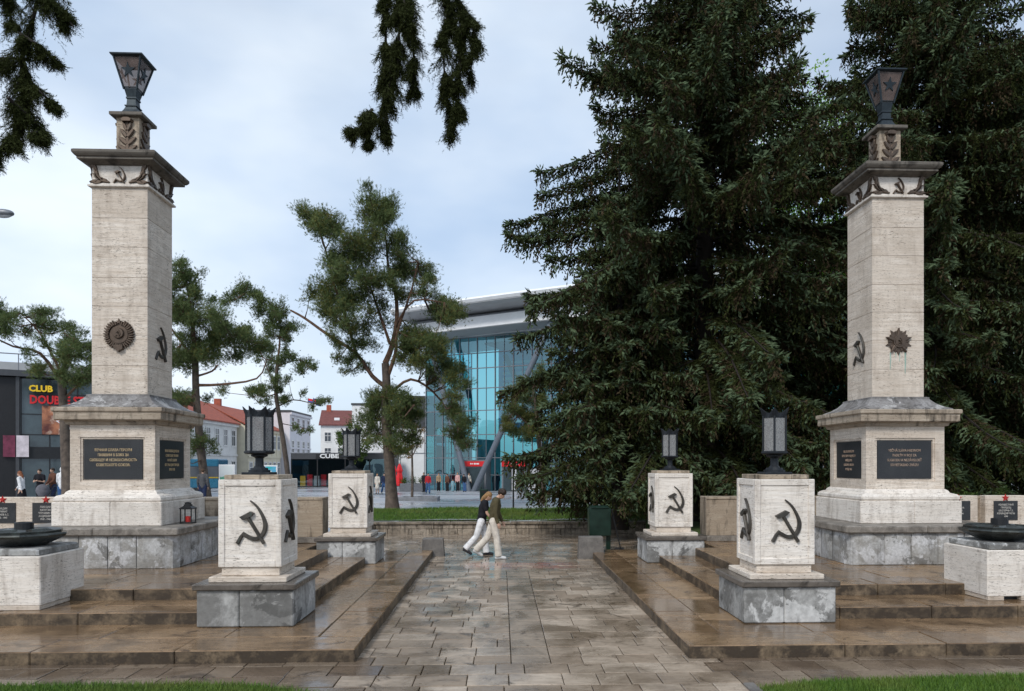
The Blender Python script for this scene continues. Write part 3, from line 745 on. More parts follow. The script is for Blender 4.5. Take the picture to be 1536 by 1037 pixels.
# ------------------------------------------------------------------ lantern pedestals
def pedestal(loc, label):
    t = thing('lantern_pedestal', label, 'lantern pedestal', loc, 0, 'pedestals with hammer and sickle along the path')
    mb = MB(); mb.box(-.655, -.085, -.6, .6, 0, .51, 0, .015); mb.box(-.078, .655, -.6, .6, 0, .51, 0, .015)
    mb.build('base', GREYBASE, t)
    mb = MB(); mb.box(-.70, .70, -.655, .655, .511, .595, 0, .012); mb.build('base_cap', CAPSTONE, t)
    mb = MB(); mb.box(-.535, .535, -.50, .50, .596, .672, 0, .010, r=.2); mb.box(-.40, .40, -.375, .375, .673, .795, 0, .008, r=.3)
    mb.build('foot_block', TRAV, t)
    mb = MB(); hx, hy, z0, z1 = .435, .41, .796, 2.02
    mb.box(-hx + .02, hx - .02, -hy + .02, hy - .02, z0, z1 - .002, 0, .0, r=.15)
    for sx in (-1, 1):
        for sy in (-1, 1):
            x0, x1 = sorted((sx*hx, sx*(hx - .085))); y0, y1 = sorted((sy*hy, sy*(hy - .085)))
            mb.box(x0, x1, y0, y1, z0, z1, 0, .008, r=.3)
    for sy in (-1, 1):
        y0, y1 = sorted((sy*hy*.998, sy*(hy - .05)))
        mb.box(-hx + .086, hx - .086, y0, y1, z0 + .001, z0 + .09, 0, .006, r=.4); mb.box(-hx + .086, hx - .086, y0, y1, z1 - .09, z1 - .001, 0, .006, r=.5)
    for sx in (-1, 1):
        x0, x1 = sorted((sx*hx*.998, sx*(hx - .05)))
        mb.box(x0, x1, -hy + .086, hy - .086, z0 + .001, z0 + .09, 0, .006, r=.4); mb.box(x0, x1, -hy + .086, hy - .086, z1 - .09, z1 - .001, 0, .006, r=.5)
    mb.build('block', TRAVW, t)
    mb = MB(); mb.box(-.375, .12, -.35, .35, z1, 2.085, 0, .008, r=.6); mb.box(.124, .375, -.35, .35, z1, 2.085, 0, .008, r=.2); mb.build('block_top', TRAVD, t)
    for face in 'FRLB':
        w = (hy if face in 'FB' else hx) - .022; mb = MB()
        hammer_sickle(mb, frame(face, (0.02, 0, 1.42) if face in 'FB' else (0, 0, 1.42)), .60, w, w + .04)
        mb.build('hammer_and_sickle', BRONZE, t)
    # lantern
    Z0 = 2.085; mb = MB(); a0 = R(10); n = 6
    mb.box(-.20, .20, -.18, .18, Z0, Z0 + .035, 0, .006)
    mb.lathe([(.155, Z0 + .035), (.155, Z0 + .065), (.125, Z0 + .07), (.12, Z0 + .095), (.085, Z0 + .10), (.075, Z0 + .115), (.06, Z0 + .13), (.058, Z0 + .235), (.075, Z0 + .25), (.115, Z0 + .265), (.12, Z0 + .285), (.10, Z0 + .29)], 12)
    mb.lathe([(.10, Z0 + .288), (.195, Z0 + .30), (.215, Z0 + .315), (.215, Z0 + .335), (.19, Z0 + .345)], n, rot=a0)
    rr = .182
    crown0, crown1 = Z0 + .865, Z0 + .90
    for i in range(n):
        p = Vector((math.cos(a0 + 2*math.pi*i/n), math.sin(a0 + 2*math.pi*i/n), 0)); q = Vector((math.cos(a0 + 2*math.pi*(i+1)/n), math.sin(a0 + 2*math.pi*(i+1)/n), 0))
        mb.tube([p*rr + Vector((0, 0, Z0 + .34)), p*rr + Vector((0, 0, crown0))], .0155, 6)
        # crown plate: band that rises to a point at each corner and flares out
        e0, e1 = p * (rr + .006), q * (rr + .006); o0, o1 = p * (rr + .055), q * (rr + .055)
        st = []
        for k in range(7):
            s = k / 6; h = abs(2*s - 1) ** 1.6
            b = e0.lerp(e1, s); tt = o0.lerp(o1, s)
            top = b.lerp(tt, h) + Vector((0, 0, crown1 + .085 * h)); bot = b + Vector((0, 0, crown0 - .03)); inn = b * .94
            st.append([bot, top, top * 1 - Vector((b.x, b.y, 0)) * .06, Vector((inn.x, inn.y, crown0 - .03))])
        mb.loft(st)
    mb.lathe([(rr, crown0 - .02), (rr + .004, crown0 + .01), (rr * .6, crown0 + .045), (.02, crown0 + .05)], n, rot=a0)
    ln = mb.build('lantern', IRON, t)
    for i in range(n):
        mb = MB()
        p = Vector((math.cos(a0 + 2*math.pi*i/n), math.sin(a0 + 2*math.pi*i/n), 0)); q = Vector((math.cos(a0 + 2*math.pi*(i+1)/n), math.sin(a0 + 2*math.pi*(i+1)/n), 0))
        a = p.lerp(q, .06) * (rr - .003); b = p.lerp(q, .94) * (rr - .003); ia, ib = a * .97, b * .97
        zl, zh = Z0 + .345, crown0 - .01
        mb.add([(a.x,a.y,zl),(b.x,b.y,zl),(b.x,b.y,zh),(a.x,a.y,zh),(ia.x,ia.y,zl),(ib.x,ib.y,zl),(ib.x,ib.y,zh),(ia.x,ia.y,zh)], [(0,1,2,3),(4,7,6,5),(0,4,5,1),(3,2,6,7),(0,3,7,4),(1,5,6,2)])
        mb.build('glass_pane', PANE, ln)
    return t
p0 = pedestal((-3.51, 10.80, .16), 'near pedestal left of the path, pale block with verdigris hammer and sickle')
dup(p0, (4.06, 10.76, .16), R(0), 'near pedestal right of the path, dark patch on its grey base')
dup(p0, (-3.46, 17.10, .16), R(0), 'small far pedestal left of the path, in front of the green lawn strip')
dup(p0, (3.95, 17.05, .16), R(0), 'small far pedestal right of the path, under the spruce boughs')

# ------------------------------------------------------------------ fire bowls
def firebowl(loc, label):
    t = thing('fire_bowl', label, 'fire bowl', loc, 0, 'bronze fire bowls on travertine blocks')
    mb = MB(); mb.box(-.57, .57, -.55, .55, .06, .76, 0, .012)
    mb.build('block', TRAVW, t)
    mb = MB()
    for x0, x1 in ((-.57, -.30), (-.05, .57)): mb.box(x0 + .01, x1 - .01, -.55, .55, 0, .06, 0, .005)
    mb.box(-.5, .5, -.45, .5, 0, .058, 1)
    mb.build('block_feet', [TRAV, BLACKM], t)
    mb = MB(); mb.sq([(.50, .761), (.515, .775), (.515, .84), (.48, .862)], ch=.02); mb.build('slab', GREYBASE, t)
    mb = MB(); n = 10
    mb.lathe([(.22, .862), (.30, .875), (.43, .93), (.53, .985), (.555, 1.0), (.575, 1.03), (.56, 1.05), (.50, 1.06)], n, rot=R(9))
    mb.lathe([(.50, 1.055), (.505, 1.085), (.49, 1.095), (.42, 1.07), (.2, 1.06)], n, rot=R(9))
    bw = mb.build('bowl', BOWLM, t)
    mb = MB(); mb.poly([(x, y) for x, y in star_pts(5, .44, .20, 90)], lambda u, v, w: (u, v, w), 1.06, 1.105, taper=.7); mb.build('star_plate', BOWLM, bw)
    mb = MB(); mb.lathe([(.12, 1.09), (.125, 1.10), (.125, 1.20), (.105, 1.205), (.10, 1.15)], 16); mb.build('burner', BLACKM, bw)
    return t
b0 = firebowl((-7.08, 11.18, .33), 'bronze fire bowl on a travertine block with a pale diagonal stain, left photo edge')
dup(b0, (7.92, 11.36, .33), R(180) * 0, 'bronze fire bowl on a white travertine block at the right photo edge')

# ------------------------------------------------------------------ memorial walls with plaques
def memwall(x0, x1, blocks, side, label):
    t = thing('memorial_wall', label, 'memorial wall', (0, 17.75, .5))
    mb = MB(); x = x0
    mb.box(x0, x1, .0, .62, 0, .14, 1, .01)
    while x < x1 - .1:
        q = min(x1, x + random.uniform(1.0, 1.5)); mb.box(x, q - .004, .04, .60, .14, 1.03, 0, .008); x = q
    x = x0
    while x < x1 - .1:
        q = min(x1, x + 1.45); mb.box(x, q - .004, .02, .62, 1.03, 1.09, 0, .01); x = q
    mb.build('wall', [TRAVD, SLABGREY], t)
    for (bx, w, ln) in blocks:
        mb = MB(); mb.box(bx - w/2, bx + w/2, -.18, .05, .0, 1.12, 0, .01); bl = mb.build('grave_stone', TRAV, t)
        mb = MB(); mb.poly([(bx - .30, .52), (bx + .30, .52), (bx + .30, .99), (bx - .30, .99)], frame('F', (0, 0, 0)), .178, .20); pl = mb.build('plaque', SLATE, bl)
        text('inscription', ln, .062, WHITEL, bl, (bx, -.203, .75), (R(90), 0, 0), 1.15, .001, .8)
        mb = MB(); mb.poly(star_pts(5, .105, .045), frame('F', (bx, 0, 1.06)), .18, .215, taper=.6); mb.build('red_star', REDM, bl)
    return t
memwall(-13.2, -4.28, [(at(4, 770, 17.57).x, 1.0, ['ГВАРДИИ', 'СЕРЖАНТ', 'ИВАНОВ А.С.', '1922 - 1945']), (at(69, 770, 17.57).x, 1.0, ['ГВАРДИИ', 'КАПИТАН', 'ЧЕРНЯВИН Г.', 'АНДРЕЕВИЧ', '1918 - 1944'])], -1, 'long travertine memorial wall with black grave plaques behind the left pillar')
memwall(5.02, 14.2, [(at(1437, 765, 17.57).x, 1.0, ['СТАРШИНА', 'ПЕТРОВ', '1920 - 1944']), (at(1508, 765, 17.57).x, 1.0, ['НЕИЗВЕСТНЫЙ', 'ГВАРДЕЕЦ', 'ШЕСТЕРНЬ Г.Б.', 'КОМАНДИР РОТЫ', '1944'])], 1, 'long travertine memorial wall with black grave plaques behind the right pillar')

# candle lantern on the slab of the left pillar
t = thing('candle_lantern', 'small black candle lantern with a red candle on the left pillar slab', 'candle lantern', (-6.13, 14.62, 1.235))
mb = MB(); s = .115
mb.sq([(s, 0), (s, .025), (s - .015, .03)])
for sx in (-1, 1):
    for sy in (-1, 1): mb.box(sx*(s-.012) - .009, sx*(s-.012) + .009, sy*(s-.012) - .009, sy*(s-.012) + .009, .025, .28)
mb.sq([(s, .28), (s + .01, .29), (s + .01, .30), (.06, .345), (.06, .37), (.045, .375), (.045, .40), (.055, .405), (.02, .42)])
mb.build('frame', BLACKM, t)
mb = MB(); mb.lathe([(.045, .028), (.045, .14), (.02, .142)], 12); mb.build('candle', REDM, t)

# ------------------------------------------------------------------ kerb blocks, bin, shovel
def kerbblock(loc, w, h, label):
    mb = MB()
    mb.loft([[(-w/2-.015,-.16,0),(w/2+.02,-.16,0),(w/2+.02,.16,0),(-w/2-.015,.16,0)], [(-w/2,-.15,h*.6),(w/2,-.15,h*.6),(w/2,.15,h*.6),(-w/2,.15,h*.6)], [(-w/2+.01,-.14,h-.02),(w/2-.01,-.14,h-.02),(w/2-.01,.14,h-.02),(-w/2+.01,.14,h-.02)], [(-w/2+.025,-.12,h),(w/2-.025,-.12,h),(w/2-.025,.12,h),(-w/2+.025,.12,h)]])
    o = mb.build('kerb_block', CONC, None, False, loc); tag(o, label, 'stone block', 'stone blocks at the far ends of the kerbs'); return o
kerbblock((-1.78, 19.27, 0), .55, .46, 'squat dark stone block at the far left kerb end')
kerbblock((2.27, 18.60, 0), .62, .56, 'squat grey stone block in front of the green bin')
t = thing('waste_bin', 'tall dark green metal bin on legs under the spruce boughs', 'bin', (2.62, 19.55, 0))
mb = MB(); mb.box(-.29, .29, -.22, .22, .48, 1.22, 0, .02); mb.build('body', DKGREEN, t)
for sx in (-.24, .24):
    mb = MB(); mb.box(sx - .06, sx + .06, -.05, .05, 0, .48, 0, .006); mb.build('leg', DKGREEN, t)
mb = MB(); mb.sq([(.24, 1.221), (.24, 1.25), (.20, 1.28)]); mb.build('lid', DKGREEN, t)
t = thing('snow_shovel', 'black long handled shovel leaning on the green bin', 'shovel', (3.13, 19.5, 0))
mb = MB(); mb.tube([(.06, 0, .12), (-.18, .02, 1.15)], .017, 6); mb.tube([(-.22, .02, 1.16), (-.13, .02, 1.17)], .016, 6); mb.build('handle', BLACKM, t)
mb = MB(); mb.loft([[(-.10, -.07, .0), (.17, -.07, .0), (.17, -.06, .0), (-.10, -.06, .0)], [(-.12, .02, .10), (.17, .02, .10), (.17, .032, .10), (-.12, .032, .10)], [(-.06, .03, .16), (.14, .03, .16), (.14, .045, .16), (-.06, .045, .16)]]); mb.build('blade', BLACKM, t)

# ------------------------------------------------------------------ low retaining wall and lawn
def retwall():
    mb = MB(); Y0 = 25.2
    x = -16
    for z0, z1 in ((-.02, .17), (.17, .33)):
        x = -16 + random.uniform(-.3, 0)
        while x < 18:
            w = random.uniform(.3, .75); mb.box(x + .006, x + w - .006, Y0 + random.uniform(0, .02), Y0 + .38, z0 + .004, z1 - .004, 0, .012); x += w
    x = -16
    while x < 18:
        w = random.uniform(.8, 1.3); mb.box(x + .004, x + w - .004, Y0 - .05, Y0 + .40, .33, .41, 0, .012, r=random.uniform(0, .25)); x += w
    mb.box(-16, 18, Y0 + .1, Y0 + .36, -.02, .325, 0, 0, r=0)
    o = mb.build('retaining_wall', WALLSTONE); return tag(o, 'low stained stone retaining wall holding the lawn strip', 'low wall')
retwall()
def lawn_z(X, Y): return .40 + .24 * math.sin(min(1, max(0, (Y - 25.5) / 3.2)) * math.pi / 2) + .03 * math.sin(X * 1.3 + Y)
mb = MB(); nx, ny = 60, 8
vs = [(-16 + 34 * i / nx, 25.5 + 4.0 * j / ny, lawn_z(-16 + 34 * i / nx, 25.5 + 4.0 * j / ny) - (.25 if j == ny else 0)) for j in range(ny + 1) for i in range(nx + 1)]
mb.add(vs, [(j*(nx+1)+i, j*(nx+1)+i+1, (j+1)*(nx+1)+i+1, (j+1)*(nx+1)+i) for j in range(ny) for i in range(nx)])
struct(mb.build('lawn_ground', SOIL))
def blades(name, P, hgt, wid, label=None):
    n = len(P); a = rng.uniform(0, 2*np.pi, n); lean = rng.normal(0, .35, (n, 2)); h = hgt * rng.uniform(.6, 1.25, n)
    wv = np.stack([np.cos(a), np.sin(a), np.zeros(n)], 1) * (wid * rng.uniform(.6, 1.2, n))[:, None]
    tip = P + np.stack([lean[:, 0]*h, lean[:, 1]*h, h], 1)
    tr = np.stack([P - wv, P + wv, tip], 1)
    o = raw_mesh(name, tr, [GRASS], None, None, rng.uniform(0, 1, n)); o['kind'] = 'stuff'; return o
n = 60000; xx = rng.uniform(-12, 14, n); yy = rng.uniform(25.55, 29.0, n)
zz = np.array([lawn_z(a, b) for a, b in zip(xx, yy)])
blades('lawn_grass', np.stack([xx, yy, zz - .02], 1), .10, .012)
# front lawns at the bottom of the photograph
def inpoly(x, y, poly):
    c = np.zeros(len(x), bool); j = len(poly) - 1
    for i in range(len(poly)):
        xi, yi = poly[i]; xj, yj = poly[j]
        c ^= ((yi > y) != (yj > y)) & (x < (xj - xi) * (y - yi) / (yj - yi + 1e-9) + xi); j = i
    return c
def frontlawn(poly, n, nm):
    mb = MB(); mb.add([(x, y, .012) for x, y in poly] + [(x, y, -.05) for x, y in poly], [tuple(range(len(poly)))] + [(i, (i+1) % len(poly), (i+1) % len(poly) + len(poly), i + len(poly)) for i in range(len(poly))])
    struct(mb.build('front_lawn_ground', SOIL))
    px = np.array(poly); x = rng.uniform(px[:, 0].min(), px[:, 0].max(), n); y = rng.uniform(px[:, 1].min(), px[:, 1].max(), n)
    x += rng.normal(0, .02, n)
    k = inpoly(x, y, poly); x, y = x[k], y[k]; x = x + rng.normal(0, .03, len(x)); y = y + rng.normal(0, .035, len(y))
    blades('front_lawn_grass', np.stack([x, y, np.full(len(x), .005)], 1), .065, .0045)
frontlawn([(-9, 8.12), (-5.6, 8.10), (-3.4, 8.10), (-2.7, 8.02), (-2.15, 7.80), (-1.75, 7.55), (-1.75, 6.2), (-9, 6.2)], 90000, 'a')
frontlawn([(2.75, 7.70), (3.3, 7.88), (4.2, 7.96), (6, 8.06), (9.5, 8.12), (9.5, 6.2), (2.75, 6.2)], 90000, 'b')
mb = MB(); mb.box(2.62, 2.74, 5.5, 7.86, -.02, .03, 0, .01); struct(mb.build('lawn_kerb', CONC))

# ------------------------------------------------------------------ foliage generators
def norm(a): return a / (np.linalg.norm(a, axis=-1, keepdims=True) + 1e-9)
def brush(P, D, Ln, nb, nl, nw, rg, open_=.75):
    """needle brushes: P start, D direction, Ln length of each shoot -> triangles, one set of nb needles a shoot"""
    n = len(P); D = norm(D)
    ref = np.where(np.abs(D[:, 2:3]) < .8, np.array([[0, 0, 1.]]), np.array([[1., 0, 0]]))
    U = norm(np.cross(D, ref)); W = np.cross(D, U)
    t = (np.arange(nb) + .5) / nb; t = t[None, :] + rg.uniform(-.06, .06, (n, nb))
    ph = rg.uniform(0, 2*np.pi, (n, nb))
    rad = U[:, None, :] * np.cos(ph)[..., None] + W[:, None, :] * np.sin(ph)[..., None]
    base = P[:, None, :] + D[:, None, :] * (Ln[:, None] * t)[..., None]
    nd = norm(D[:, None, :] * rg.uniform(.45, 1.0, (n, nb))[..., None] + rad * open_)
    side = np.cross(nd, rad) ; side = norm(side) * nw * .5
    tip = base + nd * (nl * rg.uniform(.7, 1.25, (n, nb)))[..., None]
    return np.stack([base - side, base + side, tip], 2).reshape(-1, 3, 3)
def stems(P, D, Ln, w, rg):
    D = norm(D); n = len(P); a = norm(rg.normal(0, 1, (n, 3))); s = norm(np.cross(D, a)) * w * .5
    return np.stack([P - s, P + s, P + D * Ln[:, None]], 1)

def spindles(P, D, Ln, rad, rg):
    n = len(P); D = norm(D); ref = np.where(np.abs(D[:, 2:3]) < .8, np.array([[0, 0, 1.]]), np.array([[1., 0, 0]])); U = norm(np.cross(D, ref)); W = np.cross(D, U)
    a0 = rg.uniform(0, 6.28, n); r = (rad * rg.uniform(.7, 1.3, n))[:, None]; mid = P + D * (Ln * .45)[:, None]; tip = P + D * Ln[:, None]
    ring = [mid + (U * np.cos(a0 + k*2.0944)[:, None] + W * np.sin(a0 + k*2.0944)[:, None]) * r for k in range(3)]
    return np.concatenate([np.stack([P, ring[(k+1) % 3], ring[k]], 1) for k in range(3)] + [np.stack([tip, ring[k], ring[(k+1) % 3]], 1) for k in range(3)])
def spruce_mesh(Ht, prof, z_lo, z_hi, seed, dens=1.0, step=.46, per=5.0, asym=.18):
    """prof(z)->bough length; returns triangles, material index, bough spines"""
    rg = np.random.default_rng(seed); Ps = []; Ds = []; Ls = []; Ms = []; spines = []; cones = []
    z = z_lo; az = 0.0
    while z < z_hi:
        k = int(per + rg.uniform(0, 1.2))
        for i in range(k):
            az += 2*np.pi/k + rg.normal(0, .22)
            zz = z + rg.uniform(-.22, .22); Lb = prof(zz) * rg.uniform(.70, 1.16)
            Lb *= 1 - asym * max(0, math.cos(az)) * min(1, max(0, (zz - 5.5) / 4))
            if Lb < .4: continue
            f = min(1, zz / Ht)
            c1, c2, c3 = -.06 + .40 * f ** 1.5 + rg.normal(0, .07), .56 - .22 * f, .25 + .05 * rg.normal()
            ns = max(6, int(Lb / .13 * dens)); s = np.linspace(.12, 1, ns)
            bend = rg.normal(0, .12); ang = az + bend * s
            rr = Lb * s * (1 - .05 * s)
            spx = np.stack([np.cos(ang) * rr, np.sin(ang) * rr, zz + Lb * (c1*s - c2*s**2 + c3*s**4)], 1)
            spx[:, 2] = np.maximum(spx[:, 2], 1.0 + .25 * np.sin(s * 3 + az))
            spines.append((spx[::max(1, ns//6)], Lb))
            T = norm(np.gradient(spx, axis=0)); Sd = norm(np.cross(T, np.array([0, 0, 1.]))); Up = np.cross(Sd, T)
            # lateral branchlets
            for sg in (-1, 1):
                ll = (.16 + .85 * (1 - s) ** .8 * np.minimum(1, s * 3.2)) * min(1.15, Lb / 4 + .25) * rg.uniform(.6, 1.15, ns)
                m = max(3, int(.62 / .065)); tt = (np.arange(m) + .6) / m
                keep = ll[:, None] * m * .065 > 0
                dirs = norm(T * .75 + Sd * sg * rg.uniform(.7, 1.1, (ns, 1)) + Up * rg.normal(0, .12, (ns, 1)))
                pts = spx[:, None, :] + dirs[:, None, :] * (ll[:, None] * tt)[..., None]
                pts[..., 2] -= (ll[:, None] * tt) ** 2 * rg.uniform(.15, .55, (ns, 1))
                dd = dirs[:, None, :] + rg.normal(0, .45, (ns, m, 3)); dd[..., 2] -= .25
                nk = (ll[:, None] / m * np.ones((ns, m)))
                sel = rg.uniform(0, 1, (ns, m)) < np.clip(nk / .055, .3, 1)
                Ps.append(pts[sel]); Ds.append(dd[sel]); Ls.append(rg.uniform(.08, .16, sel.sum()))
                mi = np.where((tt[None, :] * np.ones((ns, 1)) > .60) & (rg.uniform(0, 1, (ns, 1)) < .30 + .55 * s[:, None]), 1, 0); mi = np.where((rg.uniform(0, 1, (ns, 1)) < .14) & (mi == 0), 2, mi)
                Ms.append(mi[sel])
            # hanging branchlets
            for q in range(3):
                hl = rg.uniform(.15, 1.05, ns) * (.35 + .65 * np.minimum(1, (1.08 - s) * 2.4)) * min(1.2, Lb / 4 + .3)
                m = 8; tt = (np.arange(m) + .4) / m
                off = Sd * rg.normal(0, .22, (ns, 1)) * (1.1 - s)[:, None]
                dirs = norm(np.array([[0, 0, -1.]]) + T * rg.uniform(0, .45, (ns, 1)) + Sd * rg.normal(0, .22, (ns, 1)))
                pts = spx[:, None, :] + off[:, None, :] + dirs[:, None, :] * (hl[:, None] * tt)[..., None]
                dd = dirs[:, None, :] * .8 + rg.normal(0, .5, (ns, m, 3))
                sel = rg.uniform(0, 1, (ns, m)) < np.clip(hl[:, None] / m / .05, .3, 1)
                Ps.append(pts[sel]); Ds.append(dd[sel]); Ls.append(rg.uniform(.07, .14, sel.sum()))
                mi = np.where((rg.uniform(0, 1, (ns, 1)) < .40) & (rg.uniform(0, 1, (ns, m)) < .8), 2, 0); mi = np.where((rg.uniform(0, 1, (ns, 1)) < .13) & (tt[None, :] > .5), 1, mi)
                Ms.append(mi[sel])
            # tip spray
            nt = 10; tp = np.repeat(spx[-1:], nt, 0) + rg.normal(0, .04, (nt, 3)) - T[-1] * rg.uniform(0, .3, (nt, 1))
            Ps.append(tp); Ds.append(T[-1] + rg.normal(0, .5, (nt, 3)) + np.array([0, 0, .25])); Ls.append(rg.uniform(.12, .22, nt)); Ms.append(np.where(rg.uniform(0, 1, nt) < .8, 1, 0))
        z += step * rg.uniform(.85, 1.15)
    P = np.concatenate(Ps); D = np.concatenate(Ds); Ln = np.concatenate(Ls); M = np.concatenate(Ms)
    nb = 7; Ln = Ln * np.where(M == 1, 1.55, 1.15); rs = rg.uniform(0, 1, len(P))
    tris = np.concatenate([brush(P, D, Ln, nb, .048, .019, rg, .8), spindles(P, D, Ln + .02, np.where(M == 2, .032, np.where(M == 1, .036, .026)), rg)])
    midx = np.concatenate([np.repeat(M, nb), np.tile(M, 6)]); rn = np.concatenate([np.repeat(rs, nb), np.tile(rs, 6)])
    print('spruce shoots', len(P), 'tris', len(tris))
    return tris, midx, rn, spines
def spruce(label, loc, Ht, prof, z_lo, z_hi, seed, r0, rz=0.0, **kw):
    t = thing('spruce_tree', label, 'spruce', loc, rz, 'dark spruces on the right')
    tris, midx, rn, spines = spruce_mesh(Ht, prof, z_lo, z_hi, seed, **kw)
    raw_mesh('crown', tris, [SPR_D, SPR_T, SPR_B], midx, t, rn)
    mb = MB(); mb.tube([(0, 0, -.1), (.02, 0, .5), (0, .03, Ht*.3), (.03, 0, Ht*.6), (0, 0, Ht)], [r0*1.25, r0, r0*.78, r0*.45, .02], 12)
    mb.build('trunk', BARK, t, True)
    mb = MB()
    for sp, Lb in spines:
        pts = [Vector((0, 0, sp[0][2] - .05))] + [Vector(p) for p in sp]; n = len(pts)
        mb.tube(pts, [.008 + .008 * Lb * (1 - i / n) for i in range(n)], 5)
    mb.build('bough', BARK, t)
    return t
def profA(z): return float(np.interp(z, [.5, 2.3, 4, 6, 8, 9.8, 11.5, 13.4, 15.6, 18, 20, 26], [4.4, 5.4, 6.6, 6.8, 6.8, 7.4, 6.7, 5.9, 4.9, 3.2, 2.3, .2]))
spA = spruce('great dark spruce with wide drooping boughs at the middle of the photo', (7.0, 25.0, .42), 26, profA, 2.4, 19.5, 3, .42)
def profB(z): return max(.2, 4.1 * (1 - z / 11.5) ** .8)
spB = spruce('smaller leafy spruce hanging over the green bin', (3.75, 23.2, .42), 11.5, profB, 2.1, 10.5, 5, .26, step=.36)
spC = dup(spA, (15.3, 25.6, .42), R(60), 'dark spruce behind the right pillar', None, (.95, .95, 1.02))
spD = dup(spA, (21.5, 29.0, .42), R(250), 'dark spruce at the far right photo edge', None, (.95, .95, 1.0))

# ------------------------------------------------------------------ pines
def pine(label, Y, limbs, clumps, zbase, olive=.15, seed=1, name='pine_tree', dens=1.0, spread=1.0, thick=1.0, bark=None, group='pines on the square'):
    rg = np.random.default_rng(seed)
    base = at(*limbs[0][0][0], Y); base.z = zbase
    t = thing(name, label, 'pine', base, 0, group)
    k = Y / F_PX
    L3 = []
    mbT = MB(); mbB = MB()
    for li, (pts, r0, r1) in enumerate(limbs):
        y_off = 0 if li == 0 else rg.uniform(-1.2, 1.2) * spread
        q = []
        for i, p in enumerate(pts):
            s = i / max(1, len(pts) - 1)
            v = at(p[0], p[1], Y + y_off * s) - base
            q.append(v)
        if li == 0: q[0].z = -.1
        q = curve_pts(q, 3); n = len(q)
        rad = [(r0 + (r1 - r0) * i / (n - 1)) * thick * (1 if li == 0 else .78) for i in range(n)]
        if li == 0: rad[0] *= 1.35; rad[1] *= 1.12
        (mbT if li == 0 else mbB).tube(q, rad, 9 if li == 0 else 6)
        L3 += q
    A = np.array([tuple(v) for v in L3])
    Ps = []; Ds = []; mi = []
    extra = []
    for i_, (ax, ay, ar) in enumerate(clumps):
        nb_ = sorted((((bx - ax)**2 + (by - ay)**2)**.5, bx, by, br) for j_, (bx, by, br) in enumerate(clumps) if j_ != i_)[:3]
        for dd_, bx, by, br in nb_:
            if dd_ < 2.6 * max(ar, br) and rg.uniform() < .52: extra.append(((ax + bx)/2 + rg.normal(0, .25*ar), (ay + by)/2 + rg.normal(0, .25*ar), .72 * (ar + br)/2))
    for (cx, cy, r) in list(clumps) + extra:
        c = np.array(tuple(at(cx, cy, Y) - base)); rr = r * k
        c[1] += rg.normal(0, 1.0) * spread; rr *= 1.18
        j = np.argmin(np.linalg.norm((A - c) * np.array([1, .5, 1]) + np.array([0, 0, (c[2] < A[:, 2].max()) * 0]), axis=1))
        a = Vector(A[j]); cv = Vector(c); mid = a.lerp(cv, .5) + Vector((0, 0, -.12 * (a - cv).length))
        mbB.tube([a, mid, cv], [.022 * thick + .008 * (a - cv).length, .016 * thick, .010], 5)
        nt = int(max(10, dens * 330 * (rr / .55) ** 2))
        # sub-twigs
        nsub = max(4, int(6 * (rr / .5)))
        subs = norm(rg.normal(0, 1, (nsub, 3)) + np.array([0, 0, .25])) * rr * rg.uniform(.3, 1.1, (nsub, 1)) * np.array([1, 1.2, .75])
        for sv_ in subs: mbB.tube([cv, cv + Vector(sv_)], [.012, .006], 4)
        which = rg.integers(0, nsub, nt); tpar = rg.uniform(.35, 1.08, nt)[:, None]
        p = c + subs[which] * tpar + rg.normal(0, .17 * rr + .04, (nt, 3))
        d = norm(subs[which]) * .7 + rg.normal(0, .35, (nt, 3)) + np.array([0, 0, .55])
        Ps.append(p); Ds.append(d); mi.append((rg.uniform(0, 1, nt) < olive * (1.6 if rg.uniform() < .4 else .4)).astype(int))
    P = np.concatenate(Ps); D = np.concatenate(Ds); M = np.concatenate(mi); nb = 11
    tr = brush(P, D, np.full(len(P), .10), nb, .085 * (Y / 32) ** .35, .013 * (Y / 30) ** .7, rg, .9)
    raw_mesh('crown', tr, [PINE_G, PINE_O], np.repeat(M, nb), t, np.repeat(rg.uniform(0, 1, len(P)), nb))
    mbT.build('trunk', bark or BARKG, t, True)
    mbB.build('limbs', BARKP, t, True)
    return t
def z5(l): return [(250 + x * .482, 280 + y * .482) for x, y in l]
cl = [(600,40,20),(650,55,38),(690,75,40),(640,110,45),(700,120,40),(430,80,32),(470,95,38),(510,120,38),(480,150,42),(540,150,42),(590,175,48),(650,170,52),(700,180,48),(740,195,40),(770,225,42),(800,235,32),(822,290,24),(560,220,48),(620,230,52),(690,240,48),(740,262,42),(530,250,38),(500,272,42),(470,320,38),(450,350,24),(520,320,42),(570,290,48),(630,300,52),(690,310,42),(500,372,36),(550,372,46),(600,372,46),(650,362,42),(725,330,36),(785,335,32),(825,352,28),(862,352,42),(900,372,38),(882,420,36),(842,402,36),(520,420,30),(560,440,40),(610,430,36),(660,412,36),(540,490,30),(582,500,36),(620,482,30),(530,540,26),(550,580,18),(600,560,28),(745,452,46),(785,445,42),(772,502,46),(820,492,42),(852,522,42),(742,532,34),(802,552,42),(862,562,38),(902,545,28),(882,602,36),(832,602,28),(920,622,28),(900,662,32),(882,702,36),(930,722,32),(920,772,32),(940,812,26),(882,762,26),(852,700,20),
 (640,650,32),(682,660,40),(732,652,42),(772,682,32),(650,702,40),(612,732,32),(702,722,46),(762,722,36),(660,772,36),(620,782,26),(722,782,40),(772,772,26),(692,832,30),(742,822,22)]
cl1 = [(250 + x*.482, 280 + y*.482, r*.482) for x, y, r in cl]
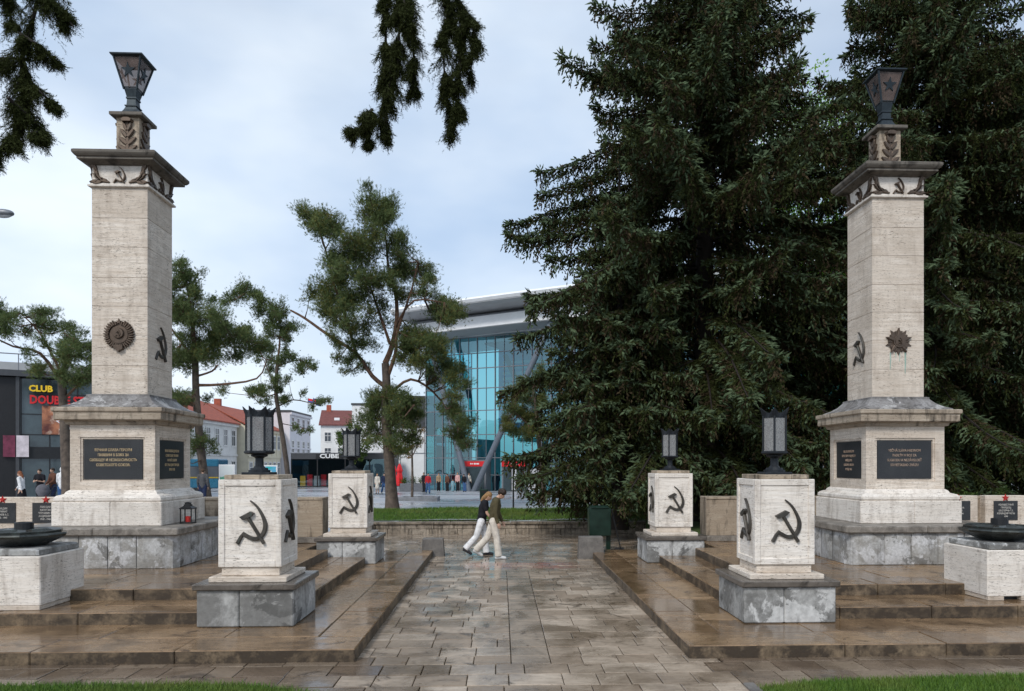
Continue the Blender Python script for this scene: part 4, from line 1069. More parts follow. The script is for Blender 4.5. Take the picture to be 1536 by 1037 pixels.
lim1 = [(z5([(702,1000),(692,850),(682,720),(684,620),(680,550)]), .25, .16),
        (z5([(680,550),(700,500),(716,420),(712,330),(690,250),(680,150),(650,60)]), .17, .03),
        (z5([(684,625),(640,590),(590,520),(500,460),(430,410),(385,385)]), .13, .05),
        (z5([(590,520),(560,420),(520,300),(480,150),(430,85)]), .10, .025),
        (z5([(714,430),(770,355),(865,362)]), .08, .025),
        (z5([(700,640),(760,600),(830,640),(890,720),(932,800)]), .09, .025),
        (z5([(695,490),(640,330),(592,200)]), .10, .03),
        (z5([(684,600),(712,520),(718,450),(760,330),(782,235)]), .13, .03),
        (z5([(690,760),(740,690),(770,680)]), .06, .02), (z5([(690,780),(650,700),(612,735)]), .06, .02)]
pine('big open pine with a long broken limb, between lantern and glass mall', 31.5, lim1, cl1, .5, .22, 21)
cl3 = [(270,400,15),(285,410,14),(268,430,18),(290,430,16),(275,455,20),(300,450,14),(312,448,10),(265,480,20),(290,475,20),(310,490,20),(330,485,20),(350,490,18),(365,495,15),(345,510,20),(320,510,22),(295,510,22),(270,520,20),(285,535,20),(315,535,18),(340,530,18),(365,520,16),(385,515,16),(400,520,12),(265,550,16),(280,600,14),(300,598,11),(265,605,14),(240,470,22),(235,520,22),(245,560,18),(230,440,18),(285,650,11),(305,662,11),(298,688,10),(316,668,9),(288,672,10)]
lim3 = [([(312,745),(303,690),(298,640),(294,590),(293,540)], .21, .15), ([(293,540),(288,480),(278,410)], .18, .03), ([(294,578),(330,577),(385,568),(400,540)], .10, .03), ([(294,565),(318,557),(326,548)], .07, .05),
        ([(293,545),(320,520),(360,505)], .1, .03), ([(293,540),(262,500),(235,460)], .1, .03), ([(299,620),(285,605),(265,600)], .06, .03)]
pine('tall dense pine close behind the left pillar', 36, lim3, cl3, .4, .12, 22)
cl3b = [(345,440,13),(370,436,13),(330,450,11),(385,446,12),(400,455,13),(415,460,14),(425,470,12),(400,475,14),(420,490,13),(435,485,11),(385,470,11),(405,505,11),(425,510,11),(440,500,9),
 (440,535,12),(455,545,11),(425,545,12),(410,540,11),(400,555,11),(420,575,11),(440,575,9),(455,560,9),(470,555,7),(480,600,8),(495,602,5),(465,610,7),(450,590,7),(415,600,11),(395,590,11),(385,600,11),(380,580,9),(345,588,10),(430,600,8),(445,640,6),(455,650,6),(470,645,5)]
lim2 = [([(436,745),(429,690),(419,625),(414,590),(416,545)], .17, .10), ([(416,545),(420,505),(415,470),(370,438)], .09, .03), ([(417,610),(440,600),(470,605),(495,602)], .06, .02), ([(416,590),(395,595),(345,590)], .06, .02),
        ([(414,585),(400,550),(385,520)], .05, .02), ([(416,550),(450,540),(470,555)], .05, .02), ([(420,635),(445,640),(470,645)], .04, .015)]
pine('slender leaning pine with thin dark trunk in front of the town houses', 46, lim2, cl3b, .17, .12, 23, dens=.8)
cl4 = [(10,465,14),(30,462,12),(45,465,12),(60,470,12),(20,485,16),(45,490,14),(65,490,14),(85,490,13),(100,495,10),(15,505,16),(40,510,15),(70,512,14),(95,510,14),(110,515,14),(125,515,12),(130,530,14),(110,540,16),(85,535,15),(60,535,12),(125,560,16),(105,570,14),(132,580,12),(85,560,12),(65,560,10),(150,560,14),(150,530,14),(-8,500,20),(-10,475,18),(-30,490,22)]
lim4 = [([(103,750),(99,680),(96,620),(92,560)], .22, .15), ([(92,562),(104,530),(112,508)], .12, .03), ([(93,575),(60,530),(20,520),(-20,500)], .1, .03), ([(95,600),(125,570),(150,545)], .08, .03), ([(92,560),(60,500),(30,470)], .08, .02)]
pine('flat topped pine in front of the black club building', 31, lim4, cl4, .44, .1, 24)
cl5 = [(790,575,14),(775,590,14),(800,600,16),(765,615,14),(785,625,18),(805,630,14),(775,650,14),(795,655,14),(758,640,10),(815,610,14),(820,580,14),(810,560,12)]
pine('pale olive pine half hidden by the great spruce, before the mall', 40, [([(815,752),(812,700),(806,640),(800,580)], .2, .05), ([(808,650),(785,630),(765,612)], .06, .02)], cl5, .3, .5, 25)

# ------------------------------------------------------------------ broadleaf trees
def leafy(name, label, loc, trunk_h, blobs, mat, nleaf, size, r0, seed, group=None):
    rg = np.random.default_rng(seed); t = thing(name, label, 'tree', loc, 0, group)
    mb = MB(); mb.tube([(0, 0, -.1), (.03, 0, trunk_h*.5), (0, .04, trunk_h), (0, 0, trunk_h*1.5)], [r0*1.2, r0, r0*.8, r0*.3], 8)
    for (x, y, z, r) in blobs: mb.tube([(0, 0, min(trunk_h, z)), (x*.6, y*.6, z*.5 + trunk_h*.45), (x, y, z)], [r0*.4, r0*.25, .015], 5)
    mb.build('trunk', BARKG, t, True)
    Ps = []
    tot = sum(b[3] ** 2 for b in blobs)
    for (x, y, z, r) in blobs:
        k = int(nleaf * r * r / tot); sub = max(5, k // 60)
        cs = norm(rg.normal(0, 1, (sub, 3))) * r * rg.uniform(.45, 1, (sub, 1)) * np.array([1, 1, .8])
        w = rg.integers(0, sub, k); Ps.append(np.array([x, y, z]) + cs[w] + rg.normal(0, r * .16, (k, 3)))
    P = np.concatenate(Ps); n = len(P); a = norm(rg.normal(0, 1, (n, 3))); b = norm(np.cross(a, rg.normal(0, 1, (n, 3))))
    s = size * rg.uniform(.6, 1.2, (n, 1))
    t1 = np.stack([P - b*s*.45, P + a*s, P + b*s*.45], 1); t2 = np.stack([P - b*s*.45, P + b*s*.45, P - a*s], 1)
    rn = rg.uniform(0, 1, n)
    raw_mesh('crown', np.concatenate([t1, t2]), [mat], None, t, np.concatenate([rn, rn]))
    return t
leafy('broadleaf_tree', 'bright green leafy tree glowing through the gap between the big spruces', (13.4, 31.5, .42), 4,
      [(-1, 0, 8, 2.6), (1.5, .5, 9, 2.8), (0, 0, 11.5, 3), (-1.5, 1, 13.5, 2.6), (1.4, 0, 14.5, 2.8), (0, 0, 17, 2.4), (-1, 0, 5, 2.2), (1.5, 0, 5.5, 2.2), (3.2, 0, 12, 2.2), (4, 0, 8, 2.2)], LEAF_Y, 26000, .10, .3, 31)
sap = at(618, 752, 44)
leafy('young_tree', 'thin young street tree with orange brown leaves in a low planter', (sap.x, 44, zplaza(44)), 2.6,
      [(-.4, 0, 3.2, .6), (.3, .2, 3.6, .65), (0, 0, 4.3, .6), (-.7, .1, 4.0, .45), (.6, -.1, 4.4, .45), (0.1, 0, 5.0, .4), (-.2, 0, 2.7, .4)], LEAF_O, 1300, .055, .07, 32, 'young trees on the plaza')
c2 = at(527, 720, 84)
leafy('young_tree', 'autumn coloured small tree beside the café sign', (c2.x, 84, -.3), 2.5, [(0, 0, 4.5, 1.6), (1.2, 0, 5.3, 1.3), (-1, 0, 5.6, 1.2), (.2, 0, 6.4, 1.1), (.8, 0, 3.4, 1.0)], LEAF_G, 3000, .15, .12, 33, 'young trees on the plaza')
# right-hand shrubs behind the memorial wall
for i, (x, y, lb) in enumerate(((11.6, 20.6, 'dull green shrub behind the right memorial wall, next to the pillar'), (13.6, 20.4, 'dull green shrub behind the right memorial wall, at the photo edge'))):
    leafy('shrub', lb, (x, y, .42), .4, [(0, 0, .7, .6), (.5, .1, .9, .5), (-.5, 0, .8, .5)], LEAF_G, 2500, .05, .04, 40 + i, 'shrubs behind the right memorial wall')

# ------------------------------------------------------------------ boughs hanging into the top of the picture
def hanging(label, strands, Y, seed):
    rg = np.random.default_rng(seed); t = thing('hanging_bough', label, 'conifer bough', at(strands[0][0][0][0], -40, Y), 0, 'dark boughs hanging in from above')
    base = Vector(t.location); mb = MB(); Ps = []; Ds = []
    for pts, wds in strands:
        q = curve_pts([at(x, y, Y) - base + Vector((0, rg.normal(0, .12), 0)) for x, y in pts], 5)
        n = len(q); A = np.array([tuple(v) for v in q]); w = np.interp(np.linspace(0, 1, n), np.linspace(0, 1, len(wds)), wds) * Y / F_PX
        mb.tube(q, [.020 - .014 * i / n for i in range(n)], 6)
        ln = np.linalg.norm(np.diff(A, axis=0), axis=1).sum(); k = int(ln * 480)
        cen = rg.uniform(0, n - 1.01, int(ln * 16) + 4); sz = rg.uniform(.55, 1.3, len(cen)); wc = rg.integers(0, len(cen), k); u = np.clip(cen[wc] + rg.normal(0, .18, k), 0, n - 1.02); i0 = u.astype(int); fr_ = (u - i0)[:, None]
        p0_ = A[i0] * (1 - fr_) + A[i0 + 1] * fr_; T = norm(A[i0 + 1] - A[i0]); ww = w[i0]
        rad = rg.normal(0, 1, (k, 3)); rad -= T * (rad * T).sum(1, keepdims=True); bd = rg.normal(0, 1, (len(cen), 3)); bd -= T[0] * 0; rad = norm(norm(rad) * .55 + norm(bd)[wc])
        l = ww * rg.uniform(.5, 1.1, k) * sz[wc]
        dr = norm(rad * .8 + np.array([0, 0, -.85]) + T * .3)
        m = 7; tt = (np.arange(m) + .3) / m
        pts3 = p0_[:, None, :] + dr[:, None, :] * (l[:, None] * tt * 1.15)[..., None]
        Ps.append(pts3.reshape(-1, 3)); Ds.append((dr[:, None, :] + rg.normal(0, .5, (k, m, 3)) + np.array([0, 0, -.2])).reshape(-1, 3))
        for a_, b_ in zip(p0_[::6], (p0_ + dr * l[:, None])[::6]): mb.tube([a_, b_], [.005, .002], 3)
    P = np.concatenate(Ps); D = np.concatenate(Ds); n = len(P); nb = 11
    tr = brush(P, D, rg.uniform(.05, .09, n), nb, .024, .006, rg, .8)
    raw_mesh('needles', tr, [SPR_D], None, t, np.repeat(rg.uniform(0, 1, n), nb))
    mb.build('twig', BARK, t)
hanging('dark hanging conifer bough in the top left corner above the torch lamp',
        [([(75,-60),(60,20),(30,110),(25,170),(15,215),(-5,240)], [50,58,52,32,34,26]), ([(60,-20),(90,15),(118,48)], [30,24,12]), ([(40,60),(70,80),(88,95)], [30,22,12]), ([(20,70),(-10,90),(-30,120)], [30,30,25]),
         ([(40,120),(62,140),(74,150)], [28,20,10]), ([(5,-50),(8,10),(14,30)], [30,24,14]), ([(30,160),(50,185),(55,205)], [26,20,12])], 8.0, 51)
hanging('pair of dark hanging conifer boughs at the top centre against the sky',
        [([(620,-60),(600,0),(598,60),(585,130),(565,180),(525,190)], [40,36,40,36,30,10]), ([(600,-20),(618,50),(622,110),(612,130)], [30,26,24,14]), ([(575,-20),(578,60),(575,120),(580,200)], [20,26,30,14]),
         ([(650,-60),(670,0),(665,60),(668,130),(678,185)], [20,22,30,30,20]), ([(665,-30),(695,15),(712,60),(705,105)], [14,24,26,18]), ([(690,40),(690,110),(685,180)], [28,26,18]), ([(560,170),(555,195),(552,210)], [18,12,6])], 8.4, 52)

# ------------------------------------------------------------------ the glass mall
def mall():
    c = at(690, 737, 74); t = thing('shopping_mall', 'large glass fronted mall with wide pale curved roof and V shaped columns', 'mall', (c.x, 74, -.3), R(-27))
    Ww, Dd, Hh = 46, 9.5, 15.3        # local: x along the front (to the right), y along the left side (going back)
    mb = MB()
    def pane(a, b, z0, z1):
        d = (Vector(b) - Vector(a)); n_ = Vector((d.y, -d.x)).normalized() * random.uniform(-.012, .012)
        mb.add([(a[0], a[1], z0), (b[0], b[1], z0), (b[0] + n_.x, b[1] + n_.y, z1), (a[0] + n_.x, a[1] + n_.y, z1)], [(0, 1, 2, 3)])
    hz = [0, 1.6, 3.3, 5.6, 8.0, 10.2, 12.2, 13.7, Hh]
    for i in range(-2, 23):
        for j in range(len(hz) - 1): pane((i*2.0, 0), (i*2.0 + 2.0, 0), hz[j], hz[j+1])
    for i in range(5):
        for j in range(len(hz) - 1): pane((-4, i*1.9 + 1.9), (-4, i*1.9), hz[j], hz[j+1])
    mb.build('glass_facade', GLASS, t)
    mb = MB()
    for i in range(-3, 24):
        if i >= -2: mb.box(i*2 + 1 - .02, i*2 + 1.02, -.06, .04, 0, 15.3)
        if i == -3: continue
        mb.box(i*2 - .04, i*2 + .04, -.10, .06, 0, Hh)
    for i in range(1, 6): mb.box(-4.10, -3.94, i*1.9 - .04, i*1.9 + .04, 0, Hh)
    for z in hz[1:]: mb.box(-3.95, 46, -.09, .05, z - .04, z + .04); mb.box(-4.09, -3.95, .05, Dd, z - .04, z + .04)
    mb.build('mullions', GREYM, t)
    mb = MB()      # inside: floors, rear wall, a stair
    for z in (5.4, 9.8): mb.box(4, 46, 5, 20, z - .35, z, 1)
    for k in range(12): mb.box(3.2, 46, 3.2, 3.35, 6.9 + k*.55, 7.15 + k*.55, 1)
    mb.box(2, 46, 4.6, 4.8, 6.0, 14.8, 0)
    mb.box(.4, 46, 19, 19.4, 0, 15, 2); mb.box(.3, 46, .5, 19, -.02, .02, 1)
    mb.tube([(4.5, 1.2, 13.5), (8.5, 1.4, 5)], .28, 8, 2)
    mb.box(2.5, 46, .5, 4.6, 14.6, 14.8, 2)
    mb.box(1.2, 1.5, 1.0, 6, 0, 5.2, 1)
    mb.build('interior', [BLUEINT, PALEINT, DARKINT], t)
    mb = MB()      # roof: lower fascia, tube, upper soffit and rim; edge bows slightly
    def strip(prof, m):
        rings = []
        for k in range(25):
            x = -5.2 + (52) * k / 24; bow = -.9 * math.sin(math.pi * min(1, (k / 24) * 1.1))
            rings.append([(x, y + bow, z + .25 * math.sin(math.pi * k / 24)) for y, z in prof])
        mb.loft(rings, m)
    strip([(-2.6, 15.5), (-2.3, 16.6), (9, 16.6), (9, 15.32), (-.2, 15.32)], 0)
    strip([(-4.5, 17.45), (-4.65, 17.7), (-4.3, 17.95), (16, 18.5), (16, 17.6), (-1.0, 17.25), (-1.0, 17.05), (-3.8, 17.3)], 0)
    strip([(-.9, 16.55), (-.9, 17.3), (10, 17.4), (10, 16.55)], 2)
    mb.build('roof', [WHITE, SOFFIT, DGREY], t)
    mb = MB(); strip([(-.2, 15.29), (-2.55, 15.48), (-2.55, 15.44), (-.2, 15.25)], 0); strip([(-4.45, 17.42), (-3.8, 17.27), (-1.0, 17.03), (-1.0, 16.98), (-3.8, 17.22), (-4.45, 17.36)], 0)
    mb.build('soffit', SOFFIT, t)
    mb = MB(); mb.tube([(-4, -1.9, 16.8), (12, -2.6, 16.95), (30, -2.6, 17.0), (45, -1.9, 16.85)], .2, 10); mb.build('roof_tube', GREYM, t, True)
    for (a, b) in (((2.3, -2.2, 0), (-2.0, -2.9, 15.6)), ((2.8, -2.2, 0), (11.2, -2.8, 15.6)), ((17, -2.2, 0), (12.4, -2.8, 15.6))):
        mb = MB(); mb.tube([a, b], [.28, .28], 12); mb.build('sloping_column', STEELM, t, True)
    for x0 in (.9, 5.2):
        mb = MB(); mb.box(x0, x0 + 2.6, -1.0, .04, 0, 3.1, 0); mb.box(x0 + .2, x0 + 2.4, -1.03, -.99, .05, 2.35, 1)
        e = mb.build('entrance', [GREYM, DARKINT], t)
        mb = MB(); mb.box(x0 + .05, x0 + 2.55, -1.10, -1.035, 2.45, 2.95, 0)
        for k, w in ((.9, .12), (1.08, .1), (1.3, .16), (1.5, .1), (1.65, .12), (1.8, .08)): mb.box(x0 + k, x0 + k + w, -1.11, -1.099, 2.64, 2.78, 1)
        mb.build('sign_band', [REDSIGN, WHITE], e)
    return t
mall()
# hoarding beside the entrance
h0 = at(767, 731, 70); t = thing('hoarding', 'grey panel hoarding beside the mall entrance', 'hoarding', (h0.x, 70, -.25))
for k in range(3):
    mb = MB(); mb.box(k*1.25 + .02, k*1.25 + 1.22, 0, .08, .12, 2.2, 0, .01); mb.build('panel', LGREY, t)
mb = MB()
for k in range(4): mb.box(k*1.25 - .03, k*1.25 + .03, -.02, .10, 0, 2.25)
mb.box(-.1, 3.85, -.025, .105, 2.2, 2.3); mb.build('frame', BLACKM, t)

# ------------------------------------------------------------------ buildings
def window(parent, fr, u, v, w, h, depth, frame_m=WPLASTER, glass=WINGLASS):
    mb = MB()
    for a, b, c, d in ((u-w/2-.12, u+w/2+.12, v+h, v+h+.14), (u-w/2-.12, u+w/2+.12, v-.14, v), (u-w/2-.12, u-w/2, v, v+h), (u+w/2, u+w/2+.12, v, v+h)):
        mb.poly([(a, c), (b, c), (b, d), (a, d)], fr, depth - .02, depth + .07)
    mb.poly([(u-.03, v), (u+.03, v), (u+.03, v+h), (u-.03, v+h)], fr, depth, depth + .05)
    mb.poly([(u-w/2, v+h*.62), (u+w/2, v+h*.62), (u+w/2, v+h*.66), (u-w/2, v+h*.66)], fr, depth, depth + .045)
    f = mb.build('window', frame_m, parent)
    mb = MB(); mb.poly([(u-w/2, v), (u+w/2, v), (u+w/2, v+h), (u-w/2, v+h)], fr, depth - .01, depth + .025); mb.build('glass', glass, f)
def house(label, x, y0, y1, wall_h, roof_h, wall, roofm, ncol, nrow, depth=11, ornate=False, flat=False, skyl=0):
    """street front faces +X at local x=0, running along +Y"""
    t = thing('town_house', label, 'house', (x, y0, -.3), 0, 'town houses on the left side of the square'); Lh = y1 - y0
    mb = MB(); mb.box(-depth, 0, 0, Lh, 0, wall_h, 0)
    if not flat: mb.loft([[(-depth, .02, wall_h), (-depth/2, .02, wall_h + roof_h - .1), (0, .02, wall_h)], [(-depth, Lh - .02, wall_h), (-depth/2, Lh - .02, wall_h + roof_h - .1), (0, Lh - .02, wall_h)]])
    mb.build('wall', wall, t)
    fr = frame('R')
    mb = MB()
    mb.box(-.02, .28, -.05, Lh + .05, wall_h - .35, wall_h - .02, 0); mb.box(-.02, .12, -.03, Lh + .03, wall_h * .48, wall_h * .48 + .22, 0)
    mb.box(-.02, .10, -.03, Lh + .03, 0, .7, 0)
    if ornate:
        for k in range(ncol + 1): mb.box(-.02, .10, Lh * k / ncol - .18, Lh * k / ncol + .18, wall_h * .51, wall_h - .36, 0)
    mb.build('mouldings', wall, t)
    if flat:
        mb = MB(); mb.box(-depth - .1, .15, -.1, Lh + .1, wall_h, wall_h + .3, 0); mb.build('roof', DGREY, t)
    else:
        mb = MB()
        e = .45
        mb.loft([[(e, -.15, wall_h - .05), (-depth/2, -.15, wall_h + roof_h), (-depth - e, -.15, wall_h - .05), (-depth - e, -.15, wall_h + .1), (-depth/2, -.15, wall_h + roof_h + .18), (e, -.15, wall_h + .1)],
                 [(e, Lh + .15, wall_h - .05), (-depth/2, Lh + .15, wall_h + roof_h), (-depth - e, Lh + .15, wall_h - .05), (-depth - e, Lh + .15, wall_h + .1), (-depth/2, Lh + .15, wall_h + roof_h + .18), (e, Lh + .15, wall_h + .1)]])
        rf = mb.build('roof', roofm, t)
        mb = MB(); yy = Lh * .35; mb.box(-depth*.55, -depth*.55 + .8, yy, yy + .6, wall_h + roof_h - .9, wall_h + roof_h + 1.0); mb.build('chimney', REDTILE, rf)
        for k in range(skyl):
            a = .35 + .2 * k; px_ = -depth/2 * a; pz = wall_h + roof_h * a + .17; yq = Lh * (.25 + .4 * k); sl = roof_h / (depth/2)
            mb = MB(); mb.add([(px_, yq, pz), (px_ - .9, yq, pz + .9*sl), (px_ - .9, yq + .8, pz + .9*sl), (px_, yq + .8, pz), (px_, yq, pz + .1), (px_ - .9, yq, pz + .1 + .9*sl), (px_ - .9, yq + .8, pz + .1 + .9*sl), (px_, yq + .8, pz + .1)], [(0,1,2,3),(4,5,6,7),(0,1,5,4),(1,2,6,5),(2,3,7,6),(3,0,4,7)]); mb.build('skylight', WHITE, rf)
    for r_ in range(nrow):
        fh = wall_h / nrow
        for k in range(ncol):
            window(t, fr, Lh * (k + .5) / ncol, r_ * fh + fh * .3, min(1.1, Lh / ncol * .48), fh * .48, 0)
    return t
house('ochre town house with red roof, just right of the left pillar behind the pines', -33.8, 66, 79.5, 7.0, 3.2, CREAM, REDTILE, 5, 2)
house('white town house with a steep red tiled roof, behind the left lanterns', -33.0, 80, 93, 7.6, 3.4, WPLASTER, REDTILE, 5, 2, skyl=1)
house('cream town house with stucco pilasters and red roof', -31.8, 93.5, 107, 7.3, 3.0, CREAM, REDTILE, 7, 2, ornate=True)
house('tall pale flat roofed block beside the cream house', -30.6, 107.5, 119, 10.2, 0, LILAC, DGREY, 4, 3, flat=True)
hx = at(481, 700, 128)
# far house facing the square
t = thing('town_house', 'white house with dark red roof and skylight at the end of the row', 'house', (hx.x, 128, -.3), R(8), 'town houses on the left side of the square')
mb = MB(); mb.box(0, 9, 0, 9, 0, 9.4, 0); mb.build('wall', WPLASTER, t)
mb = MB(); mb.loft([[(-.3, -.4, 9.3), (-.3, -.4, 9.5), (-.3, 4.5, 12.3), (-.3, 9.4, 9.5), (-.3, 9.4, 9.3), (-.3, 4.5, 12.0)], [(9.3, -.4, 9.3), (9.3, -.4, 9.5), (9.3, 4.5, 12.3), (9.3, 9.4, 9.5), (9.3, 9.4, 9.3), (9.3, 4.5, 12.0)]])
rf = mb.build('roof', DREDTILE, t)
mb = MB(); mb.box(2.2, 3.1, .9, 1.1, 10.3, 10.75); mb.build('skylight', WHITE, rf)
mb = MB(); mb.box(.6, 1.4, 4, 4.6, 11.8, 13.2); mb.build('chimney', REDTILE, rf)
for r_ in range(3):
    for k in range(4): window(t, frame('F'), 1.2 + k*2.2, 1.2 + r_*2.7, 1.0, 1.5, 0)
# flag poles on the flat block
for k, (cols, lb) in enumerate((((WHITE, plain('flag_blue', (.05, .10, .35), .7), REDSIGN), 'white blue red flag on the pale block roof'), ((plain('flag_navy', (.02, .04, .22), .7),), 'dark blue flag on the pale block roof'))):
    p = at(462 + 8 * k, 625, 112); t = thing('roof_flag', lb, 'flag', (p.x, 112, 10.2)); mb = MB(); mb.tube([(0, 0, -.1), (0, 0, 2.2)], .04, 6); mb.build('pole', GREYM, t)
    mb = MB(); nn = len(cols)
    for j in range(nn):
        rings = [[(.04 + .14*i, .05*math.sin(i*1.3), 1.1 + 1.0*j/nn - .03*i), (.04 + .14*i, .05*math.sin(i*1.3), 1.1 + 1.0*(j+1)/nn - .03*i), (.04 + .14*i, .05*math.sin(i*1.3) + .02, 1.1 + 1.0*(j+1)/nn - .03*i), (.04 + .14*i, .05*math.sin(i*1.3) + .02, 1.1 + 1.0*j/nn - .03*i)] for i in range(9)]
        mb.loft(rings, j)
    mb.build('cloth', list(cols), t)
# white annexe left of the mall, dark box above
p = at(528, 735, 92); t = thing('white_annexe', 'plain white building block left of the mall, with a glass shopfront', 'building', (p.x, 92, -.3))
mb = MB(); mb.box(0, 5.2, 0, 12, 0, 10.0, 0); mb.box(5.2, 13.5, .3, 12, 0, 7.2, 0); mb.build('wall', WHITE, t)
mb = MB(); mb.box(-.1, 5.3, -.1, 12, 10.0, 10.25, 0); mb.box(5.2, 13.6, .2, 12, 7.2, 11.2, 0); mb.build('roof', DGREY, t)
mb = MB()
for k in range(5): mb.box(5.9 + k*1.5, 5.96 + k*1.5, .24, .31, 0, 7.2)
mb.box(5.2, 13.5, .24, .31, 4.0, 4.07); mb.build('panel_joints', GREYM, t)
# café pavilion
p = at(436, 730, 86); t = thing('cafe_pavilion', 'low dark glass café pavilion with a white CUBE sign', 'café', (p.x, 86, -.3))
Wc = 11.8
mb = MB(); mb.box(0, Wc, 0, 5, 3.25, 3.95, 0); mb.box(-.05, Wc, -.05, 5, 3.9, 4.0, 1); mb.build('roof', [DGREY, GREYM], t)
mb = MB(); mb.box(.02, .10, .12, 4.7, 0, 3.25, 0); mb.box(Wc - .1, Wc - .02, .12, 4.7, 0, 3.25, 0); mb.box(.05, Wc - .05, 4.7, 4.9, 0, 3.3, 0); mb.box(.05, Wc - .05, .1, 4.7, -.05, .03, 1)
for k, m in enumerate((2, 3, 4, 3)): mb.box(.9 + k*.8, 1.5 + k*.8, .7, 1.0, .1, 1.3 + .15 * (k % 2), m)
for k in range(6): mb.box(4.2 + k*.75, 4.7 + k*.75, 1.5, 2.0, .8, .86, 4); mb.box(4.42 + k*.75, 4.48 + k*.75, 1.72, 1.78, .03, .8, 1)
mb.build('interior', [DARKINT, GREYM, YELL, REDSIGN, LGREY], t)
mb = MB()
for x in (0, 3.0, 6.2, 9.0, Wc - .12): mb.box(x, x + .12, -.02, .1, 0, 3.25)
mb.box(0, Wc, -.02, .09, 0, .12); mb.build('frame', BLACKM, t)
mb = MB(); mb.add([(.1, .05, .1), (Wc - .1, .05, .1), (Wc - .1, .05, 3.25), (.1, .05, 3.25)], [(0, 1, 2, 3)]); mb.build('shop_window', SHOPGLASS, t)
mb = MB(); mb.box(2.9, 6.0, -.09, -.052, 3.28, 3.88); sg = mb.build('sign', BLACKM, t)
text('sign_letters', ['CUBE'], .66, WHITE, sg, (4.45, -.10, 3.58), (R(90), 0, 0), 1, .02, 1.35, .02)
# club building on the left
p = at(24.6, 700, 44); t = thing('club_building', 'black and glass club building with yellow and red lettering', 'club', (p.x, 44, .1), R(28))
Wg = 6.0
TH_ = 7.4
mb = MB(); mb.box(0, Wg, .1, 9, 0, TH_, 0); mb.build('wall', BLACKF, t)
mb = MB(); mb.box(-5.2, -.02, -.05, 9, 0, TH_ - .05, 0); mb.box(-.02, .16, -.2, .1, 0, TH_, 1); mb.build('dark_wing', [BLACKF, DGREY], t)
mb = MB(); mb.box(-5.4, Wg + .3, -.4, 9, TH_, TH_ + .35, 0); mb.box(-3, Wg, 1.5, 9, TH_ + .35, TH_ + 1.0, 1)
for k in range(7): mb.box(-5 + k*1.7, -4.95 + k*1.7, -.3, -.25, TH_ + .35, TH_ + 1.3, 2)
mb.box(-5.2, Wg, -.3, -.26, TH_ + 1.26, TH_ + 1.32, 2); mb.build('roof', [DGREY, SOFFIT, GREYM], t)
mb = MB(); mb.box(.18, Wg - .1, .0, .06, 3.3, TH_ - .1, 0); mb.box(.18, Wg - .1, .0, .06, .1, 2.6, 0); mb.build('glazing', plain('club_glass', (.05, .075, .085), .08, var=.4, scale=.7, spec=.7), t)
mb = MB(); mb.box(.17, Wg, -.12, .04, 2.6, 3.3)
for k in range(5): mb.box(.2 + k*1.4, .26 + k*1.4, -.03, .04, .05, TH_ - .1)
for z in (4.0, 5.2): mb.box(.2, Wg, -.03, .04, z, z + .05)
mb.build('frames', BLACKM, t)
mb = MB(); mb.box(.6, 3.8, -.14, -.10, 6.42, 6.47); ls = mb.build('sign_rail', BLACKM, t)
text('sign_letters', ['CLUB'], .50, YELL, ls, (1.20, -.18, 6.72), (R(90), 0, 0), 1, .05, .95, .02)
text('sign_letters', ['DOUBLE STAR'], .68, REDSIGN, ls, (2.35, -.18, 6.06), (R(90), 0, 0), 1, .05, .78, .022)
def posterM():
    q = NT('poster_print'); v = q.coord(); n = q.noise(v, 1.3, 4, .6, .5); c = q.mix(q.rng(n, .35, .65), (.10, .025, .02), (.50, .20, .10)); n2 = q.noise(v, 3, 3); c = q.mix(q.rng(n2, .55, .7, 0, .7), c, (.6, .45, .35)); return q.set(col=c, rough=.4)
mb = MB(); mb.box(1.25, 2.7, -.10, -.04, 4.05, 5.75); mb.build('poster', posterM(), t)
mb = MB()
for ro, w, m in ((.50, .125, 0), (.36, .14, 1), (.27, .16, 0), (.19, .17, 1)): mb.poly(star_pts(5, ro, ro*.43), frame('F', (2.40, 0, 4.72)), .10, w, m)
mb.build('star_emblem', [WHITE, REDSIGN], t)
mb = MB(); mb.box(-.62, -.04, -.22, -.12, 2.7, 3.95, 0); mb.box(.02, .62, -.30, -.22, 2.7, 3.95, 1); mb.build('banner', [plain('banner_plum', (.16, .03, .06), .5, var=.5, scale=3), plain('banner_pale', (.62, .55, .58), .5, var=.25, scale=3)], t)

# ------------------------------------------------------------------ street furniture on the plaza
# lamp whose head reaches into the left edge
p = at(-40, 700, 24); t = thing('street_lamp', 'grey street lamp head reaching in at the left photo edge', 'street lamp', (p.x, 24, .44))
hd = at(-2, 320, 24); hl = hd - Vector(t.location)
mb = MB(); mb.tube([(0, 0, 0), (0, 0, hl.z - 1.2), (.05, 0, hl.z - .4), (.25, 0, hl.z + .05), (hl.x, 0, hl.z + .06)], [.09, .07, .05, .04, .035], 10); mb.build('pole', GREYM, t, True)
mb = MB(); mb.ball((hl.x + .12, 0, hl.z), .36, .17, .13, 16, 8); mb.build('lamp_head', GREYM, t, True)
mb = MB(); mb.ball((hl.x + .14, 0, hl.z - .05), .27, .13, .10, 16, 8); mb.build('lamp_glass', LGREY, t, True)
# thin black post
p = at(770, 764, 30); t = thing('signpost', 'thin black post on the lawn edge in front of the mall', 'post', (p.x, 30, .44))
mb = MB(); mb.tube([(0, 0, 0), (0, 0, 1.98)], .035, 8); mb.build('post', BLACKM, t); mb = MB(); mb.box(-.06, .06, -.06, .06, 0, .06); mb.build('foot', BLACKM, t)
